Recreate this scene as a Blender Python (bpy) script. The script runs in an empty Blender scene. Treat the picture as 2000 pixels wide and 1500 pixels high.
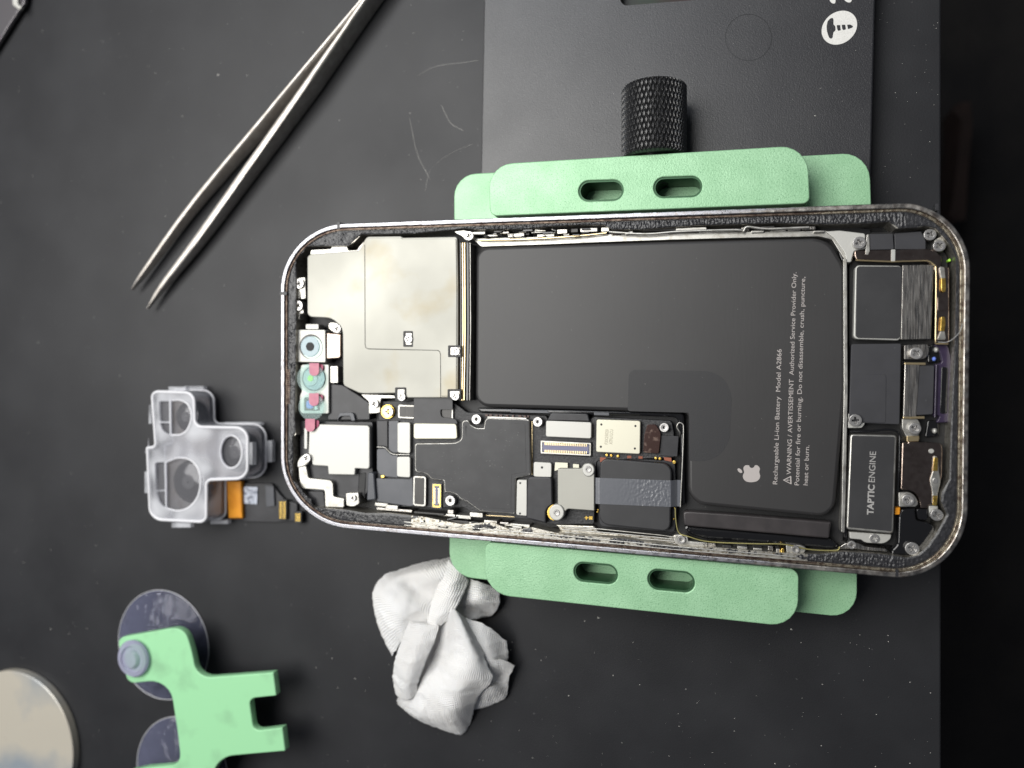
import bpy, math, random
from mathutils import Vector, Matrix
from mathutils.noise import noise as pnoise

# ------------------------------------------------------------------ camera, light, exposure
S = 0.001                       # millimetres -> metres
TH = math.radians(16.2)         # camera leans over the workbench by this much
FPX = 1412.0                    # focal length for a 2000 px wide picture
HC = 174.0                      # camera height above the mat, mm
scn = bpy.context.scene
col = scn.collection
cam_d = bpy.data.cameras.new('camera')
cam = bpy.data.objects.new('camera', cam_d)
col.objects.link(cam)
scn.camera = cam
cam.location = (0, 0, HC * S)
cam.rotation_euler = (0, TH, 0)
cam_d.sensor_width = 36.0
cam_d.lens = FPX / 2000 * 36
cam_d.clip_start = 0.005
cam_d.clip_end = 20
cam_d.dof.use_dof = True
cam_d.dof.focus_distance = 0.153
cam_d.dof.aperture_fstop = 11.0

world = bpy.data.worlds.new('World')
scn.world = world
world.use_nodes = True
bg = world.node_tree.nodes['Background']
bg.inputs[0].default_value = (0.80, 0.86, 1.0, 1)
bg.inputs[1].default_value = 0.10


def area(name, loc, target, sx, sy, watts, colr):
    d = bpy.data.lights.new(name, 'AREA')
    d.shape = 'RECTANGLE'
    d.size, d.size_y = sx * S, sy * S
    d.energy = watts
    d.color = colr
    o = bpy.data.objects.new(name, d)
    col.objects.link(o)
    o.location = Vector(loc) * S
    v = (Vector(target) - Vector(loc))
    o.rotation_euler = v.to_track_quat('-Z', 'Y').to_euler()
    return o


area('bench_lamp', (-255, 105, 425), (-60, 0, 0), 410, 370, 3.6, (1.0, 0.985, 0.95))
area('window_light', (-140, 420, 420), (-20, 0, 0), 200, 120, 0.55, (0.86, 0.92, 1.0))
scn.view_settings.view_transform = 'Standard'
scn.view_settings.look = 'None'
scn.view_settings.exposure = 0.0
scn.view_settings.gamma = 1.0
scn.cycles.max_bounces = 10
scn.cycles.transparent_max_bounces = 16
scn.cycles.transmission_bounces = 8
scn.cycles.caustics_reflective = False
scn.cycles.caustics_refractive = False
scn.cycles.sample_clamp_indirect = 4.0
scn.cycles.use_denoising = True

rnd = random.Random(7)
CT, ST = math.cos(TH), math.sin(TH)


def P(px, py, z):
    """mm point at height z seen along the line of sight of a photo position"""
    u, v = px - 1000.0, py - 750.0
    dx = u * CT - FPX * ST
    dy = -v
    dz = -u * ST - FPX * CT
    t = (z - HC) / dz
    return Vector((dx * t, dy * t, z))


# ------------------------------------------------------------------ materials
MATS = {}


def lin(c):
    if isinstance(c, str):
        c = [int(c[i:i + 2], 16) / 255 for i in (0, 2, 4)]
        c = [x / 12.92 if x <= 0.04045 else ((x + 0.055) / 1.055) ** 2.4 for x in c]
    return (c[0], c[1], c[2], 1)


def M(name, c, rough=0.5, metal=0.0, c2=None, nscale=1500, ncontrast=(0.4, 0.65), ndetail=4, stretch=(1, 1, 1),
      bump=0.0, bscale=4000, bdetail=3, bstretch=None, rvar=0.0, spec=0.5, coat=0.0, trans=0.0, ior=1.45, sheen=0.0, spk=None,
      alpha=1.0, sss=0.0):
    m = bpy.data.materials.new(name)
    m.use_nodes = True
    nt = m.node_tree
    N, L = nt.nodes, nt.links
    b = N['Principled BSDF']
    b.inputs['Base Color'].default_value = lin(c)
    b.inputs['Roughness'].default_value = rough
    b.inputs['Metallic'].default_value = metal
    b.inputs['Specular IOR Level'].default_value = spec
    b.inputs['Coat Weight'].default_value = coat
    b.inputs['Coat Roughness'].default_value = 0.12
    b.inputs['Transmission Weight'].default_value = trans
    b.inputs['IOR'].default_value = ior
    b.inputs['Sheen Weight'].default_value = sheen
    b.inputs['Alpha'].default_value = alpha
    if sss:
        b.inputs['Subsurface Weight'].default_value = sss
        b.inputs['Subsurface Radius'].default_value = (0.001, 0.001, 0.001)
        b.inputs['Subsurface Scale'].default_value = 1.0
    tc = N.new('ShaderNodeTexCoord')

    def nz(scale, detail, st):
        mp = N.new('ShaderNodeMapping')
        mp.inputs['Scale'].default_value = st
        L.new(tc.outputs['Object'], mp.inputs['Vector'])
        n = N.new('ShaderNodeTexNoise')
        n.inputs['Scale'].default_value = scale
        n.inputs['Detail'].default_value = detail
        L.new(mp.outputs[0], n.inputs['Vector'])
        return n
    colout = None
    if c2 is not None:
        n = nz(nscale, ndetail, stretch)
        r = N.new('ShaderNodeValToRGB')
        r.color_ramp.elements[0].position = ncontrast[0]
        r.color_ramp.elements[1].position = ncontrast[1]
        r.color_ramp.elements[0].color = lin(c)
        r.color_ramp.elements[1].color = lin(c2)
        L.new(n.outputs['Fac'], r.inputs[0])
        colout = r.outputs[0]
    if spk is not None:           # fine speckles: (colour, scale, threshold)
        n2 = nz(spk[1], 1, (1, 1, 1))
        r2 = N.new('ShaderNodeValToRGB')
        r2.color_ramp.elements[0].position = spk[2]
        r2.color_ramp.elements[1].position = spk[2] + 0.06
        L.new(n2.outputs['Fac'], r2.inputs[0])
        mx = N.new('ShaderNodeMix')
        mx.data_type = 'RGBA'
        L.new(r2.outputs[0], mx.inputs[0])
        if colout is not None:
            L.new(colout, mx.inputs[6])
        else:
            mx.inputs[6].default_value = lin(c)
        mx.inputs[7].default_value = lin(spk[0])
        colout = mx.outputs[2]
    if colout is not None:
        L.new(colout, b.inputs['Base Color'])
    if rvar:
        n3 = nz(nscale * 0.6, 4, stretch)
        mr = N.new('ShaderNodeMapRange')
        mr.inputs[1].default_value = 0.3
        mr.inputs[2].default_value = 0.7
        mr.inputs[3].default_value = max(0.02, rough - rvar)
        mr.inputs[4].default_value = min(1, rough + rvar)
        L.new(n3.outputs['Fac'], mr.inputs[0])
        L.new(mr.outputs[0], b.inputs['Roughness'])
    if bump:
        n4 = nz(bscale, bdetail, bstretch or stretch)
        bp = N.new('ShaderNodeBump')
        bp.inputs['Strength'].default_value = 1.0
        bp.inputs['Distance'].default_value = bump * S
        L.new(n4.outputs['Fac'], bp.inputs['Height'])
        L.new(bp.outputs[0], b.inputs['Normal'])
    MATS[name] = m
    return m


M('mat_rubber', (0.0175, 0.0178, 0.020), 0.45, c2=(0.0235, 0.024, 0.0265), nscale=45, ndetail=8, bump=0.02, bscale=2500, rvar=0.05, spec=0.36,
  spk=((0.07, 0.07, 0.072), 900, 0.76))
M('plate_black', (0.022, 0.022, 0.025), 0.37, c2=(0.025, 0.025, 0.028), nscale=120, bump=0.035, bscale=3800, bdetail=1, rvar=0.03, spec=0.70,
  spk=((0.09, 0.09, 0.095), 5200, 0.66))
M('knurl_black', (0.012, 0.012, 0.013), 0.33, 0.0, spec=0.7)
M('white_print', (0.72, 0.71, 0.68), 0.55, c2=(0.62, 0.61, 0.58), nscale=3000)
M('green_anodised', (0.285, 0.515, 0.305), 0.40, 0.15, c2=(0.33, 0.57, 0.35), nscale=160, ndetail=7, bump=0.05, bscale=2800, bdetail=3, rvar=0.08,
  spk=((0.20, 0.39, 0.22), 4200, 0.60))
M('green_smooth', (0.31, 0.64, 0.35), 0.5, 0.05, c2=(0.25, 0.50, 0.28), nscale=110, ndetail=6, ncontrast=(0.52, 0.72), bump=0.01, bscale=3000)
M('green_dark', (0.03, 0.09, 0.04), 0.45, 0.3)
M('steel_rim', (0.33, 0.33, 0.355), 0.36, 1.0, c2=(0.22, 0.19, 0.17), nscale=1400, ncontrast=(0.52, 0.75), bump=0.012, bscale=4000, rvar=0.12)
M('steel_rim_worn', (0.44, 0.42, 0.39), 0.35, 1.0, c2=(0.22, 0.19, 0.17), nscale=900, ncontrast=(0.38, 0.68), bump=0.02, bscale=1800, rvar=0.12)
M('bronze_groove', (0.12, 0.09, 0.07), 0.4, 0.8, c2=(0.04, 0.025, 0.02), nscale=900, ncontrast=(0.40, 0.62), bump=0.03, bscale=3000)
M('brass_worn', (0.42, 0.37, 0.28), 0.35, 0.9, c2=(0.16, 0.12, 0.09), nscale=1300, ncontrast=(0.45, 0.6), bump=0.04, bscale=2500)
M('ledge_metal', (0.50, 0.48, 0.43), 0.38, 0.9, c2=(0.22, 0.19, 0.14), nscale=1600, ncontrast=(0.50, 0.66), bump=0.03, bscale=3000)
M('adhesive_black', (0.016, 0.016, 0.018), 0.38, c2=(0.028, 0.028, 0.032), nscale=1500, bump=0.10, bscale=1700, bdetail=4, spec=0.7)
M('cavity', (0.012, 0.012, 0.013), 0.5, bump=0.02)
M('shield_nickel', (0.375, 0.37, 0.335), 0.58, 0.75, c2=(0.34, 0.305, 0.225), nscale=70, ncontrast=(0.56, 0.76), bump=0.004, bscale=1200,
  bstretch=(0.2, 3, 1), rvar=0.06, spk=((0.35, 0.32, 0.27), 2600, 0.80))
M('nickel', (0.48, 0.47, 0.44), 0.40, 0.9, c2=(0.30, 0.28, 0.24), nscale=700, ncontrast=(0.5, 0.8), rvar=0.1)
M('bright_cover', (0.52, 0.515, 0.485), 0.55, 0.6, bump=0.012, bscale=3500)
M('label_cream', (0.62, 0.60, 0.49), 0.5, 0.5, spk=((0.45, 0.42, 0.33), 4000, 0.74))
M('screw_steel', (0.48, 0.47, 0.46), 0.38, 0.9, c2=(0.42, 0.40, 0.39), nscale=3500, ncontrast=(0.5, 0.75))
M('battery_black', (0.031, 0.030, 0.0305), 0.44, c2=(0.028, 0.027, 0.0275), nscale=60, bump=0.006, bscale=900, bstretch=(3, 0.25, 1), spec=0.55,
  spk=((0.20, 0.20, 0.20), 2200, 0.815))
M('battery_patch', (0.022, 0.022, 0.024), 0.48, bump=0.02, bscale=4500)
M('wire_dull', (0.30, 0.27, 0.11), 0.4, 0.6)
M('battery_flex', (0.038, 0.034, 0.035), 0.32, c2=(0.05, 0.044, 0.045), nscale=300)
M('gloss_black', (0.008, 0.008, 0.009), 0.12, spec=0.7, bump=0.02, bscale=500)
M('foil_black', (0.028, 0.028, 0.030), 0.45, c2=(0.038, 0.038, 0.040), nscale=250, spk=((0.35, 0.35, 0.36), 2600, 0.79), bump=0.006)
M('flex_black', (0.022, 0.022, 0.025), 0.40, c2=(0.034, 0.034, 0.038), nscale=300, bump=0.006)
M('flex_grey', (0.070, 0.074, 0.085), 0.35, c2=(0.09, 0.093, 0.105), nscale=200)
M('pcb_black', (0.018, 0.018, 0.020), 0.48, c2=(0.05, 0.05, 0.052), nscale=2400, ncontrast=(0.4, 0.7), bump=0.08, bscale=2600)
M('conn_dark', (0.035, 0.034, 0.033), 0.35, 0.3, c2=(0.05, 0.048, 0.046), nscale=4000, stretch=(3, 0.1, 1))
M('conn_core', (0.18, 0.18, 0.27), 0.5)
M('gold', (0.85, 0.60, 0.16), 0.3, 1.0, c2=(0.60, 0.38, 0.08), nscale=2000)
M('gold_pale', (0.90, 0.72, 0.42), 0.3, 1.0)
M('copper_pad', (0.28, 0.09, 0.05), 0.5, 0.2)
M('chip_brown', (0.045, 0.022, 0.018), 0.25, 0.3, c2=(0.16, 0.11, 0.09), nscale=700, ncontrast=(0.56, 0.66), ndetail=6)
M('tape_clear', (0.11, 0.115, 0.13), 0.30, coat=0.2, bump=0.015, bscale=1100, bdetail=3, spec=0.6)
M('dark_mirror', (0.34, 0.27, 0.23), 0.16, 1.0, c2=(0.26, 0.20, 0.17), nscale=900, bump=0.015, bscale=900, spk=((0.7, 0.6, 0.5), 2600, 0.76))
M('brushed_steel', (0.52, 0.50, 0.47), 0.30, 1.0, c2=(0.24, 0.22, 0.20), nscale=500, ncontrast=(0.3, 0.7), stretch=(14, 0.6, 1),
  bump=0.02, bscale=500, rvar=0.1)
M('matte_plate', (0.030, 0.030, 0.032), 0.45, c2=(0.036, 0.036, 0.038), nscale=200, spk=((0.3, 0.3, 0.3), 2400, 0.80))
M('slate_plate', (0.040, 0.040, 0.045), 0.5, c2=(0.034, 0.034, 0.038), nscale=200, spk=((0.3, 0.3, 0.3), 2400, 0.80))
M('purple_film', (0.026, 0.018, 0.042), 0.3, c2=(0.040, 0.028, 0.058), nscale=500, coat=0.3)
M('print_grey', (0.42, 0.385, 0.37), 0.5)
M('print_soft', (0.36, 0.35, 0.34), 0.5)
M('print_etch', (0.33, 0.30, 0.22), 0.6)
M('film_teal', (0.36, 0.43, 0.44), 0.16, coat=0.4, c2=(0.42, 0.50, 0.50), nscale=200)
M('film_ring', (0.62, 0.80, 0.72), 0.2, coat=0.4)
M('lens_blue', (0.20, 0.30, 0.34), 0.12, coat=0.6)
M('chip_blue', (0.16, 0.25, 0.75), 0.3)
M('dot_green', (0.42, 0.85, 0.08), 0.3)
M('tab_pink', (0.50, 0.17, 0.23), 0.4, c2=(0.42, 0.12, 0.19), nscale=600)
M('tab_shade', (0.30, 0.03, 0.09), 0.4)
M('tweezer_steel', (0.60, 0.57, 0.53), 0.46, 0.75, c2=(0.50, 0.46, 0.42), nscale=500, rvar=0.08, bump=0.01, bscale=2500)
M('orange_flex', (0.75, 0.30, 0.02), 0.32, c2=(0.65, 0.24, 0.015), nscale=400)
M('foil_label', (0.45, 0.48, 0.55), 0.35, 0.4, c2=(0.15, 0.16, 0.2), nscale=800, ncontrast=(0.45, 0.6))
M('disc_cream', (0.56, 0.52, 0.44), 0.40, 0.30, c2=(0.30, 0.34, 0.38), nscale=26, ncontrast=(0.44, 0.58), rvar=0.1, spk=((0.36, 0.33, 0.28), 1400, 0.75))
M('blade_dark', (0.20, 0.19, 0.20), 0.35, 0.8)
M('lens_black', (0.010, 0.010, 0.014), 0.06, coat=0.8)
M('barrel_grey', (0.04, 0.04, 0.045), 0.5, 0.3)
M('barrel_light', (0.26, 0.25, 0.245), 0.5, 0.5, c2=(0.20, 0.17, 0.15), nscale=200)
M('barrel_dark', (0.010, 0.010, 0.012), 0.6)
M('ring_stain', (0.012, 0.012, 0.014), 0.40)
M('floor_dark', (0.010, 0.009, 0.009), 0.9, c2=(0.016, 0.014, 0.013), nscale=30, bump=2.0, bscale=90)
M('brown_wood', (0.025, 0.012, 0.008), 0.8, c2=(0.017, 0.008, 0.005), nscale=60)
M('dust_white', (0.62, 0.60, 0.56), 0.7)
M('fibre', (0.45, 0.45, 0.45), 0.5)
M('window_glow', (0.004, 0.02, 0.008), 0.3, c2=(0.03, 0.002, 0.004), nscale=60)


def clear_mat(name, tint, rough, tr, dcol, bump=0.0, spec=0.7, vary=0.0):
    """cast clear plastic: part see-through, part glossy, a little milky"""
    m = bpy.data.materials.new(name)
    m.use_nodes = True
    nt = m.node_tree
    N, L = nt.nodes, nt.links
    N.remove(N['Principled BSDF'])
    out = N['Material Output']
    t = N.new('ShaderNodeBsdfTransparent')
    t.inputs[0].default_value = (*tint, 1)
    g = N.new('ShaderNodeBsdfPrincipled')
    g.inputs['Base Color'].default_value = (*dcol, 1)
    g.inputs['Roughness'].default_value = rough
    g.inputs['Specular IOR Level'].default_value = spec
    lw = N.new('ShaderNodeLayerWeight')
    lw.inputs[0].default_value = 0.35
    mr = N.new('ShaderNodeMapRange')
    mr.inputs[1].default_value = 0.0
    mr.inputs[2].default_value = 1.0
    mr.inputs[3].default_value = 1 - tr
    mr.inputs[4].default_value = min(1.0, 1 - tr + 0.55)
    L.new(lw.outputs['Facing'], mr.inputs[0])
    mx = N.new('ShaderNodeMixShader')
    if vary:
        n5 = N.new('ShaderNodeTexNoise')
        n5.inputs['Scale'].default_value = 130
        n5.inputs['Detail'].default_value = 1
        tc5 = N.new('ShaderNodeTexCoord')
        L.new(tc5.outputs['Object'], n5.inputs['Vector'])
        m5 = N.new('ShaderNodeMapRange')
        m5.inputs[1].default_value = 0.35
        m5.inputs[2].default_value = 0.65
        m5.inputs[3].default_value = 1 - vary
        m5.inputs[4].default_value = 1 + vary
        L.new(n5.outputs['Fac'], m5.inputs[0])
        mm5 = N.new('ShaderNodeMath')
        mm5.operation = 'MULTIPLY'
        mm5.use_clamp = True
        L.new(mr.outputs[0], mm5.inputs[0])
        L.new(m5.outputs[0], mm5.inputs[1])
        L.new(mm5.outputs[0], mx.inputs[0])
    else:
        L.new(mr.outputs[0], mx.inputs[0])
    L.new(t.outputs[0], mx.inputs[1])
    L.new(g.outputs[0], mx.inputs[2])
    if bump:
        n = N.new('ShaderNodeTexNoise')
        n.inputs['Scale'].default_value = 250
        tc = N.new('ShaderNodeTexCoord')
        L.new(tc.outputs['Object'], n.inputs['Vector'])
        bp = N.new('ShaderNodeBump')
        bp.inputs['Distance'].default_value = bump * S
        L.new(n.outputs['Fac'], bp.inputs['Height'])
        L.new(bp.outputs[0], g.inputs['Normal'])
    L.new(mx.outputs[0], out.inputs[0])
    MATS[name] = m


clear_mat('cap_clear', (0.93, 0.93, 0.95), 0.18, 0.86, (0.62, 0.63, 0.67))
clear_mat('cap_thin', (0.95, 0.95, 0.96), 0.12, 0.97, (0.4, 0.4, 0.42), spec=0.2)
clear_mat('cap_edge', (0.95, 0.95, 0.97), 0.3, 0.22, (0.80, 0.80, 0.83))
clear_mat('cap_frost', (0.95, 0.95, 0.97), 0.34, 0.72, (0.66, 0.67, 0.70), spec=0.4, vary=0.55)
clear_mat('cup_clear', (0.93, 0.93, 0.98), 0.06, 0.86, (0.16, 0.17, 0.25), bump=1.4)
clear_mat('nub_clear', (0.86, 0.86, 0.96), 0.08, 0.55, (0.42, 0.42, 0.55))
clear_mat('film_clear', (0.88, 0.96, 0.95), 0.12, 0.90, (0.50, 0.62, 0.60), spec=0.4)


def cloth_mat():
    m = bpy.data.materials.new('cloth_white')
    m.use_nodes = True
    nt = m.node_tree
    N, L = nt.nodes, nt.links
    b = N['Principled BSDF']
    b.inputs['Roughness'].default_value = 0.9
    b.inputs['Sheen Weight'].default_value = 0.2
    b.inputs['Subsurface Weight'].default_value = 0.15
    b.inputs['Subsurface Radius'].default_value = (0.0012, 0.001, 0.0008)
    b.inputs['Subsurface Scale'].default_value = 1.0
    uv = N.new('ShaderNodeUVMap')
    ws = []
    for ax in ('X', 'Y'):
        w = N.new('ShaderNodeTexWave')
        w.bands_direction = ax
        w.inputs['Scale'].default_value = 0.62
        w.inputs['Distortion'].default_value = 0.6
        w.inputs['Detail'].default_value = 2
        w.inputs['Detail Scale'].default_value = 1.5
        L.new(uv.outputs[0], w.inputs['Vector'])
        ws.append(w)
    ml = N.new('ShaderNodeMath')
    ml.operation = 'MULTIPLY'
    L.new(ws[0].outputs['Fac'], ml.inputs[0])
    L.new(ws[1].outputs['Fac'], ml.inputs[1])
    bp = N.new('ShaderNodeBump')
    bp.inputs['Distance'].default_value = 0.26 * S
    L.new(ml.outputs[0], bp.inputs['Height'])
    L.new(bp.outputs[0], b.inputs['Normal'])
    n = N.new('ShaderNodeTexNoise')
    n.inputs['Scale'].default_value = 70
    tc = N.new('ShaderNodeTexCoord')
    L.new(tc.outputs['Object'], n.inputs['Vector'])
    r = N.new('ShaderNodeValToRGB')
    r.color_ramp.elements[0].position = 0.35
    r.color_ramp.elements[1].position = 0.7
    r.color_ramp.elements[0].color = (0.95, 0.945, 0.94, 1)
    r.color_ramp.elements[1].color = (0.94, 0.915, 0.88, 1)
    L.new(n.outputs['Fac'], r.inputs[0])
    L.new(r.outputs[0], b.inputs['Base Color'])
    MATS['cloth_white'] = m


cloth_mat()

# ------------------------------------------------------------------ helpers
ORG = {}


def finish(name, me, mat, parent=None, origin=None, smooth=30, props=None):
    me.name = name
    me.materials.clear()
    me.materials.append(MATS[mat])
    o = bpy.data.objects.new(name, me)
    col.objects.link(o)
    if smooth:
        me.shade_smooth()
        me.set_sharp_from_angle(angle=math.radians(smooth))
    if parent is not None:
        org = ORG[parent.name]
        me.transform(Matrix.Translation(-org * S))
        o.parent = parent
        ORG[o.name] = org
    else:
        org = origin if origin is not None else Vector((0, 0, 0))
        me.transform(Matrix.Translation(-org * S))
        o.location = org * S
        ORG[o.name] = org
    for k, v in (props or {}).items():
        o[k] = v
    return o


def thing(name, label, cat, at, group=None):
    o = bpy.data.objects.new(name, None)
    col.objects.link(o)
    o.empty_display_size = 0.01
    o.location = at * S
    ORG[o.name] = at.copy()
    o['label'] = label
    o['category'] = cat
    if group:
        o['group'] = group
    return o


def rnd_poly(pts, r=0.0, n=6):
    """pixel polygon with rounded corners; a point may carry its own radius"""
    out = []
    k = len(pts)
    for i in range(k):
        p = Vector(pts[i][:2])
        ri = pts[i][2] if len(pts[i]) > 2 else r
        a = Vector(pts[i - 1][:2]) - p
        b = Vector(pts[(i + 1) % k][:2]) - p
        if ri <= 0 or a.length < 1e-6 or b.length < 1e-6:
            out.append(p)
            continue
        d = min(ri, a.length * 0.49, b.length * 0.49)
        pa, pb = p + a.normalized() * d, p + b.normalized() * d
        for j in range(n + 1):
            t = j / n
            # conic arc, rounder than a plain quadratic
            w = 0.7071
            den = (1 - t) ** 2 + 2 * w * t * (1 - t) + t * t
            out.append((pa * (1 - t) ** 2 + p * 2 * w * t * (1 - t) + pb * t * t) / den)
    return out


def proj(pts, z):
    return [P(p[0], p[1], z) for p in pts]


def ell(cx, cy, rx, ry=None, n=40, a0=0.0):
    ry = rx if ry is None else ry
    return [Vector((cx + rx * math.cos(a0 + 2 * math.pi * i / n), cy + ry * math.sin(a0 + 2 * math.pi * i / n))) for i in range(n)]


def prism_mesh(loops, zt, zb, bev=0.0):
    """loops: closed mm outlines (first outer, rest holes)"""
    cu = bpy.data.curves.new('c', 'CURVE')
    cu.dimensions = '2D'
    cu.fill_mode = 'BOTH'
    h = (zt - zb)
    bev = min(bev, h * 0.45)
    cu.extrude = (h / 2 - bev) * S
    cu.bevel_depth = bev * S
    cu.bevel_resolution = 2
    cu.offset = -bev * S
    for lp in loops:
        sp = cu.splines.new('POLY')
        sp.points.add(len(lp) - 1)
        for i, p in enumerate(lp):
            sp.points[i].co = (p[0] * S, p[1] * S, 0, 1)
        sp.use_cyclic_u = True
    ob = bpy.data.objects.new('c', cu)
    me = bpy.data.meshes.new_from_object(ob)
    bpy.data.objects.remove(ob)
    bpy.data.curves.remove(cu)
    me.transform(Matrix.Translation((0, 0, (zt + zb) / 2 * S)))
    return me


def part(name, parent, pts, zt, zb, mat, r=0.0, bev=0.08, holes=(), origin=None, props=None, **kw):
    lp = [proj(rnd_poly(pts, r), zt)] + [proj(h, zt) for h in holes]
    if props is None:
        props = {}
    props.update(kw)
    return finish(name, prism_mesh(lp, zt, zb, bev), mat, parent, origin, props=props)


def B(x0, y0, x1, y1):
    """box in the phone's own perspective: x0..x1, y0..y1 measured at the middle"""
    xm, ym = (x0 + x1) / 2, (y0 + y1) / 2
    out = []
    for x, y in ((x0, y0), (x1, y0), (x1, y1), (x0, y1)):
        yy = 637 + (y - 637) * (x + 3842) / (xm + 3842)
        xx = x - (y - ym) * 0.012
        out.append((xx, yy))
    return out


def mesh_from(verts, faces, mm=True):
    me = bpy.data.meshes.new('m')
    me.from_pydata([tuple(Vector(v) * S) for v in verts], [], faces)
    me.validate()
    me.update()
    return me


def lathe_mesh(c, prof, n=48, close_top=True):
    vs, fs = [], []
    for r, z in prof:
        for i in range(n):
            a = 2 * math.pi * i / n
            vs.append((c[0] + r * math.cos(a), c[1] + r * math.sin(a), z))
    for k in range(len(prof) - 1):
        for i in range(n):
            j = (i + 1) % n
            fs.append((k * n + i, k * n + j, (k + 1) * n + j, (k + 1) * n + i))
    if close_top:
        fs.append(tuple((len(prof) - 1) * n + i for i in range(n)))
    return mesh_from(vs, fs)


def tube(name, parent, pts, rad, mat, origin=None, props=None, res=3):
    cu = bpy.data.curves.new('t', 'CURVE')
    cu.dimensions = '3D'
    cu.bevel_depth = rad * S
    cu.bevel_resolution = res
    cu.use_fill_caps = True
    sp = cu.splines.new('POLY')
    sp.points.add(len(pts) - 1)
    for i, p in enumerate(pts):
        sp.points[i].co = (p[0] * S, p[1] * S, p[2] * S, 1)
    ob = bpy.data.objects.new('t', cu)
    me = bpy.data.meshes.new_from_object(ob)
    bpy.data.objects.remove(ob)
    bpy.data.curves.remove(cu)
    return finish(name, me, mat, parent, origin, smooth=60, props=props)


def crom(a, b, c, d, t):
    return 0.5 * ((2 * b) + (c - a) * t + (2 * a - 5 * b + 4 * c - d) * t * t + (3 * b - a - 3 * c + d) * t ** 3)


def spline(pts, n):
    pts = [Vector(p) for p in pts]
    e = [pts[0] * 2 - pts[1]] + pts + [pts[-1] * 2 - pts[-2]]
    out = []
    for i in range(len(pts) - 1):
        for k in range(n):
            out.append(crom(e[i], e[i + 1], e[i + 2], e[i + 3], k / n))
    out.append(pts[-1])
    return out


def join(meshes):
    """append meshes (metres) into one"""
    vs, fs, off = [], [], 0
    for me in meshes:
        vs += [v.co[:] for v in me.vertices]
        fs += [tuple(off + i for i in p.vertices) for p in me.polygons]
        off += len(me.vertices)
        bpy.data.meshes.remove(me)
    out = bpy.data.meshes.new('j')
    out.from_pydata(vs, [], fs)
    out.validate()
    out.update()
    return out


def text_part(name, parent, s, a, b, cap, z, mat, weight=0.0, props=None):
    """flat lettering 0.03 mm thick from photo position a (baseline start) to b (baseline end); cap = cap height in px"""
    cu = bpy.data.curves.new('f', 'FONT')
    cu.body = s
    cu.size = 1.0
    cu.offset = weight
    cu.extrude = 0.002
    cu.resolution_u = 4
    ob = bpy.data.objects.new('f', cu)
    me = bpy.data.meshes.new_from_object(ob)
    bpy.data.objects.remove(ob)
    bpy.data.curves.remove(cu)
    xs = [v.co.x for v in me.vertices]
    w0, w1 = min(xs), max(xs)
    A, Bq = P(a[0], a[1], z), P(b[0], b[1], z)
    d = Bq - A
    up = Vector((-d.y, d.x, 0)).normalized()
    capm = (P(a[0] - cap, a[1], z) - A).length
    sy = capm / 0.73
    for v in me.vertices:
        q = A + d * ((v.co.x - w0) / (w1 - w0)) + up * (v.co.y * sy)
        v.co = Vector((q.x * S, q.y * S, (z + (0.012 if v.co.z > 0 else -0.01)) * S))
    me.update()
    return finish(name, me, mat, parent, smooth=0, props=props)


# ------------------------------------------------------------------ setting: mat, floor
mat_e = [P(1838, y, 0) for y in (-400, 2000)]
mb = [(-420, mat_e[0].y + 60, 0), (mat_e[0].x, mat_e[0].y + 60, 0), (mat_e[1].x, mat_e[1].y - 60, 0), (-420, mat_e[1].y - 60, 0)]
finish('work_mat', prism_mesh([[Vector(p) for p in mb]], 0, -4, 0.4), 'mat_rubber', None, smooth=30,
       props={'kind': 'structure', 'label': 'large matte dark grey work mat with dust and faint scratches', 'category': 'mat'})
tb = [(-430, mat_e[0].y + 70, 0), (mat_e[0].x - 6, mat_e[0].y + 70, 0), (mat_e[1].x - 6, mat_e[1].y - 70, 0), (-430, mat_e[1].y - 70, 0)]
finish('tabletop', prism_mesh([[Vector(p) for p in tb]], -4.01, -24, 0.5), 'floor_dark', None, props={'kind': 'structure'})
# dark cloth hanging in the gloom right of the table, as one wavy sheet far below
vs, fs = [], []
nx, ny = 60, 90
for j in range(ny):
    for i in range(nx):
        x = -150 + 900 * i / (nx - 1)
        y = -500 + 1000 * j / (ny - 1)
        z = -330 + 26 * pnoise(Vector((x * 0.012, y * 0.006, 3.1))) + 8 * pnoise(Vector((x * 0.04, y * 0.02, 1.7)))
        vs.append((x, y, z))
for j in range(ny - 1):
    for i in range(nx - 1):
        a = j * nx + i
        fs.append((a, a + 1, a + nx + 1, a + nx))
finish('floor', mesh_from(vs, fs), 'floor_dark', None, smooth=60, props={'kind': 'structure'})
wr = [(1872, 190), (1902, 230), (1893, 330), (1880, 420), (1862, 440), (1868, 330), (1876, 250)]
part('wooden_rail', None, wr, -292, -350, 'brown_wood', r=10, bev=6, origin=P(1880, 320, -345),
     label='blurred dark brown wooden rail in the gloom past the right edge of the mat', category='rail')

# ------------------------------------------------------------------ phone holder with green clamps
ZB, ZL, ZJ, ZR = 6.0, 11.0, 18.3, 20.0     # base plate top, green plate top, jaw top, phone rim
fx = thing('phone_holder', 'black metal repair stand with mint green clamps gripping the open phone', 'phone holder', P(1300, 400, 0.02))
cut = [(1203, -160), (1207, 0, 14), (1216, 14.5, 12), (1500, -9, 20), (1496, -160, 10)]
plate = part('base_plate', fx, [(948, -160), (1713, -160), (1684, 1040), (926, 1040)], ZB, 0.02, 'plate_black', r=3, bev=0.35,
             holes=[rnd_poly(cut)])
part('plate_window', plate, [(1190, -170), (1520, -170), (1520, 30), (1190, 30)], 1.5, 0.1, 'window_glow', bev=0.0)


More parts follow.
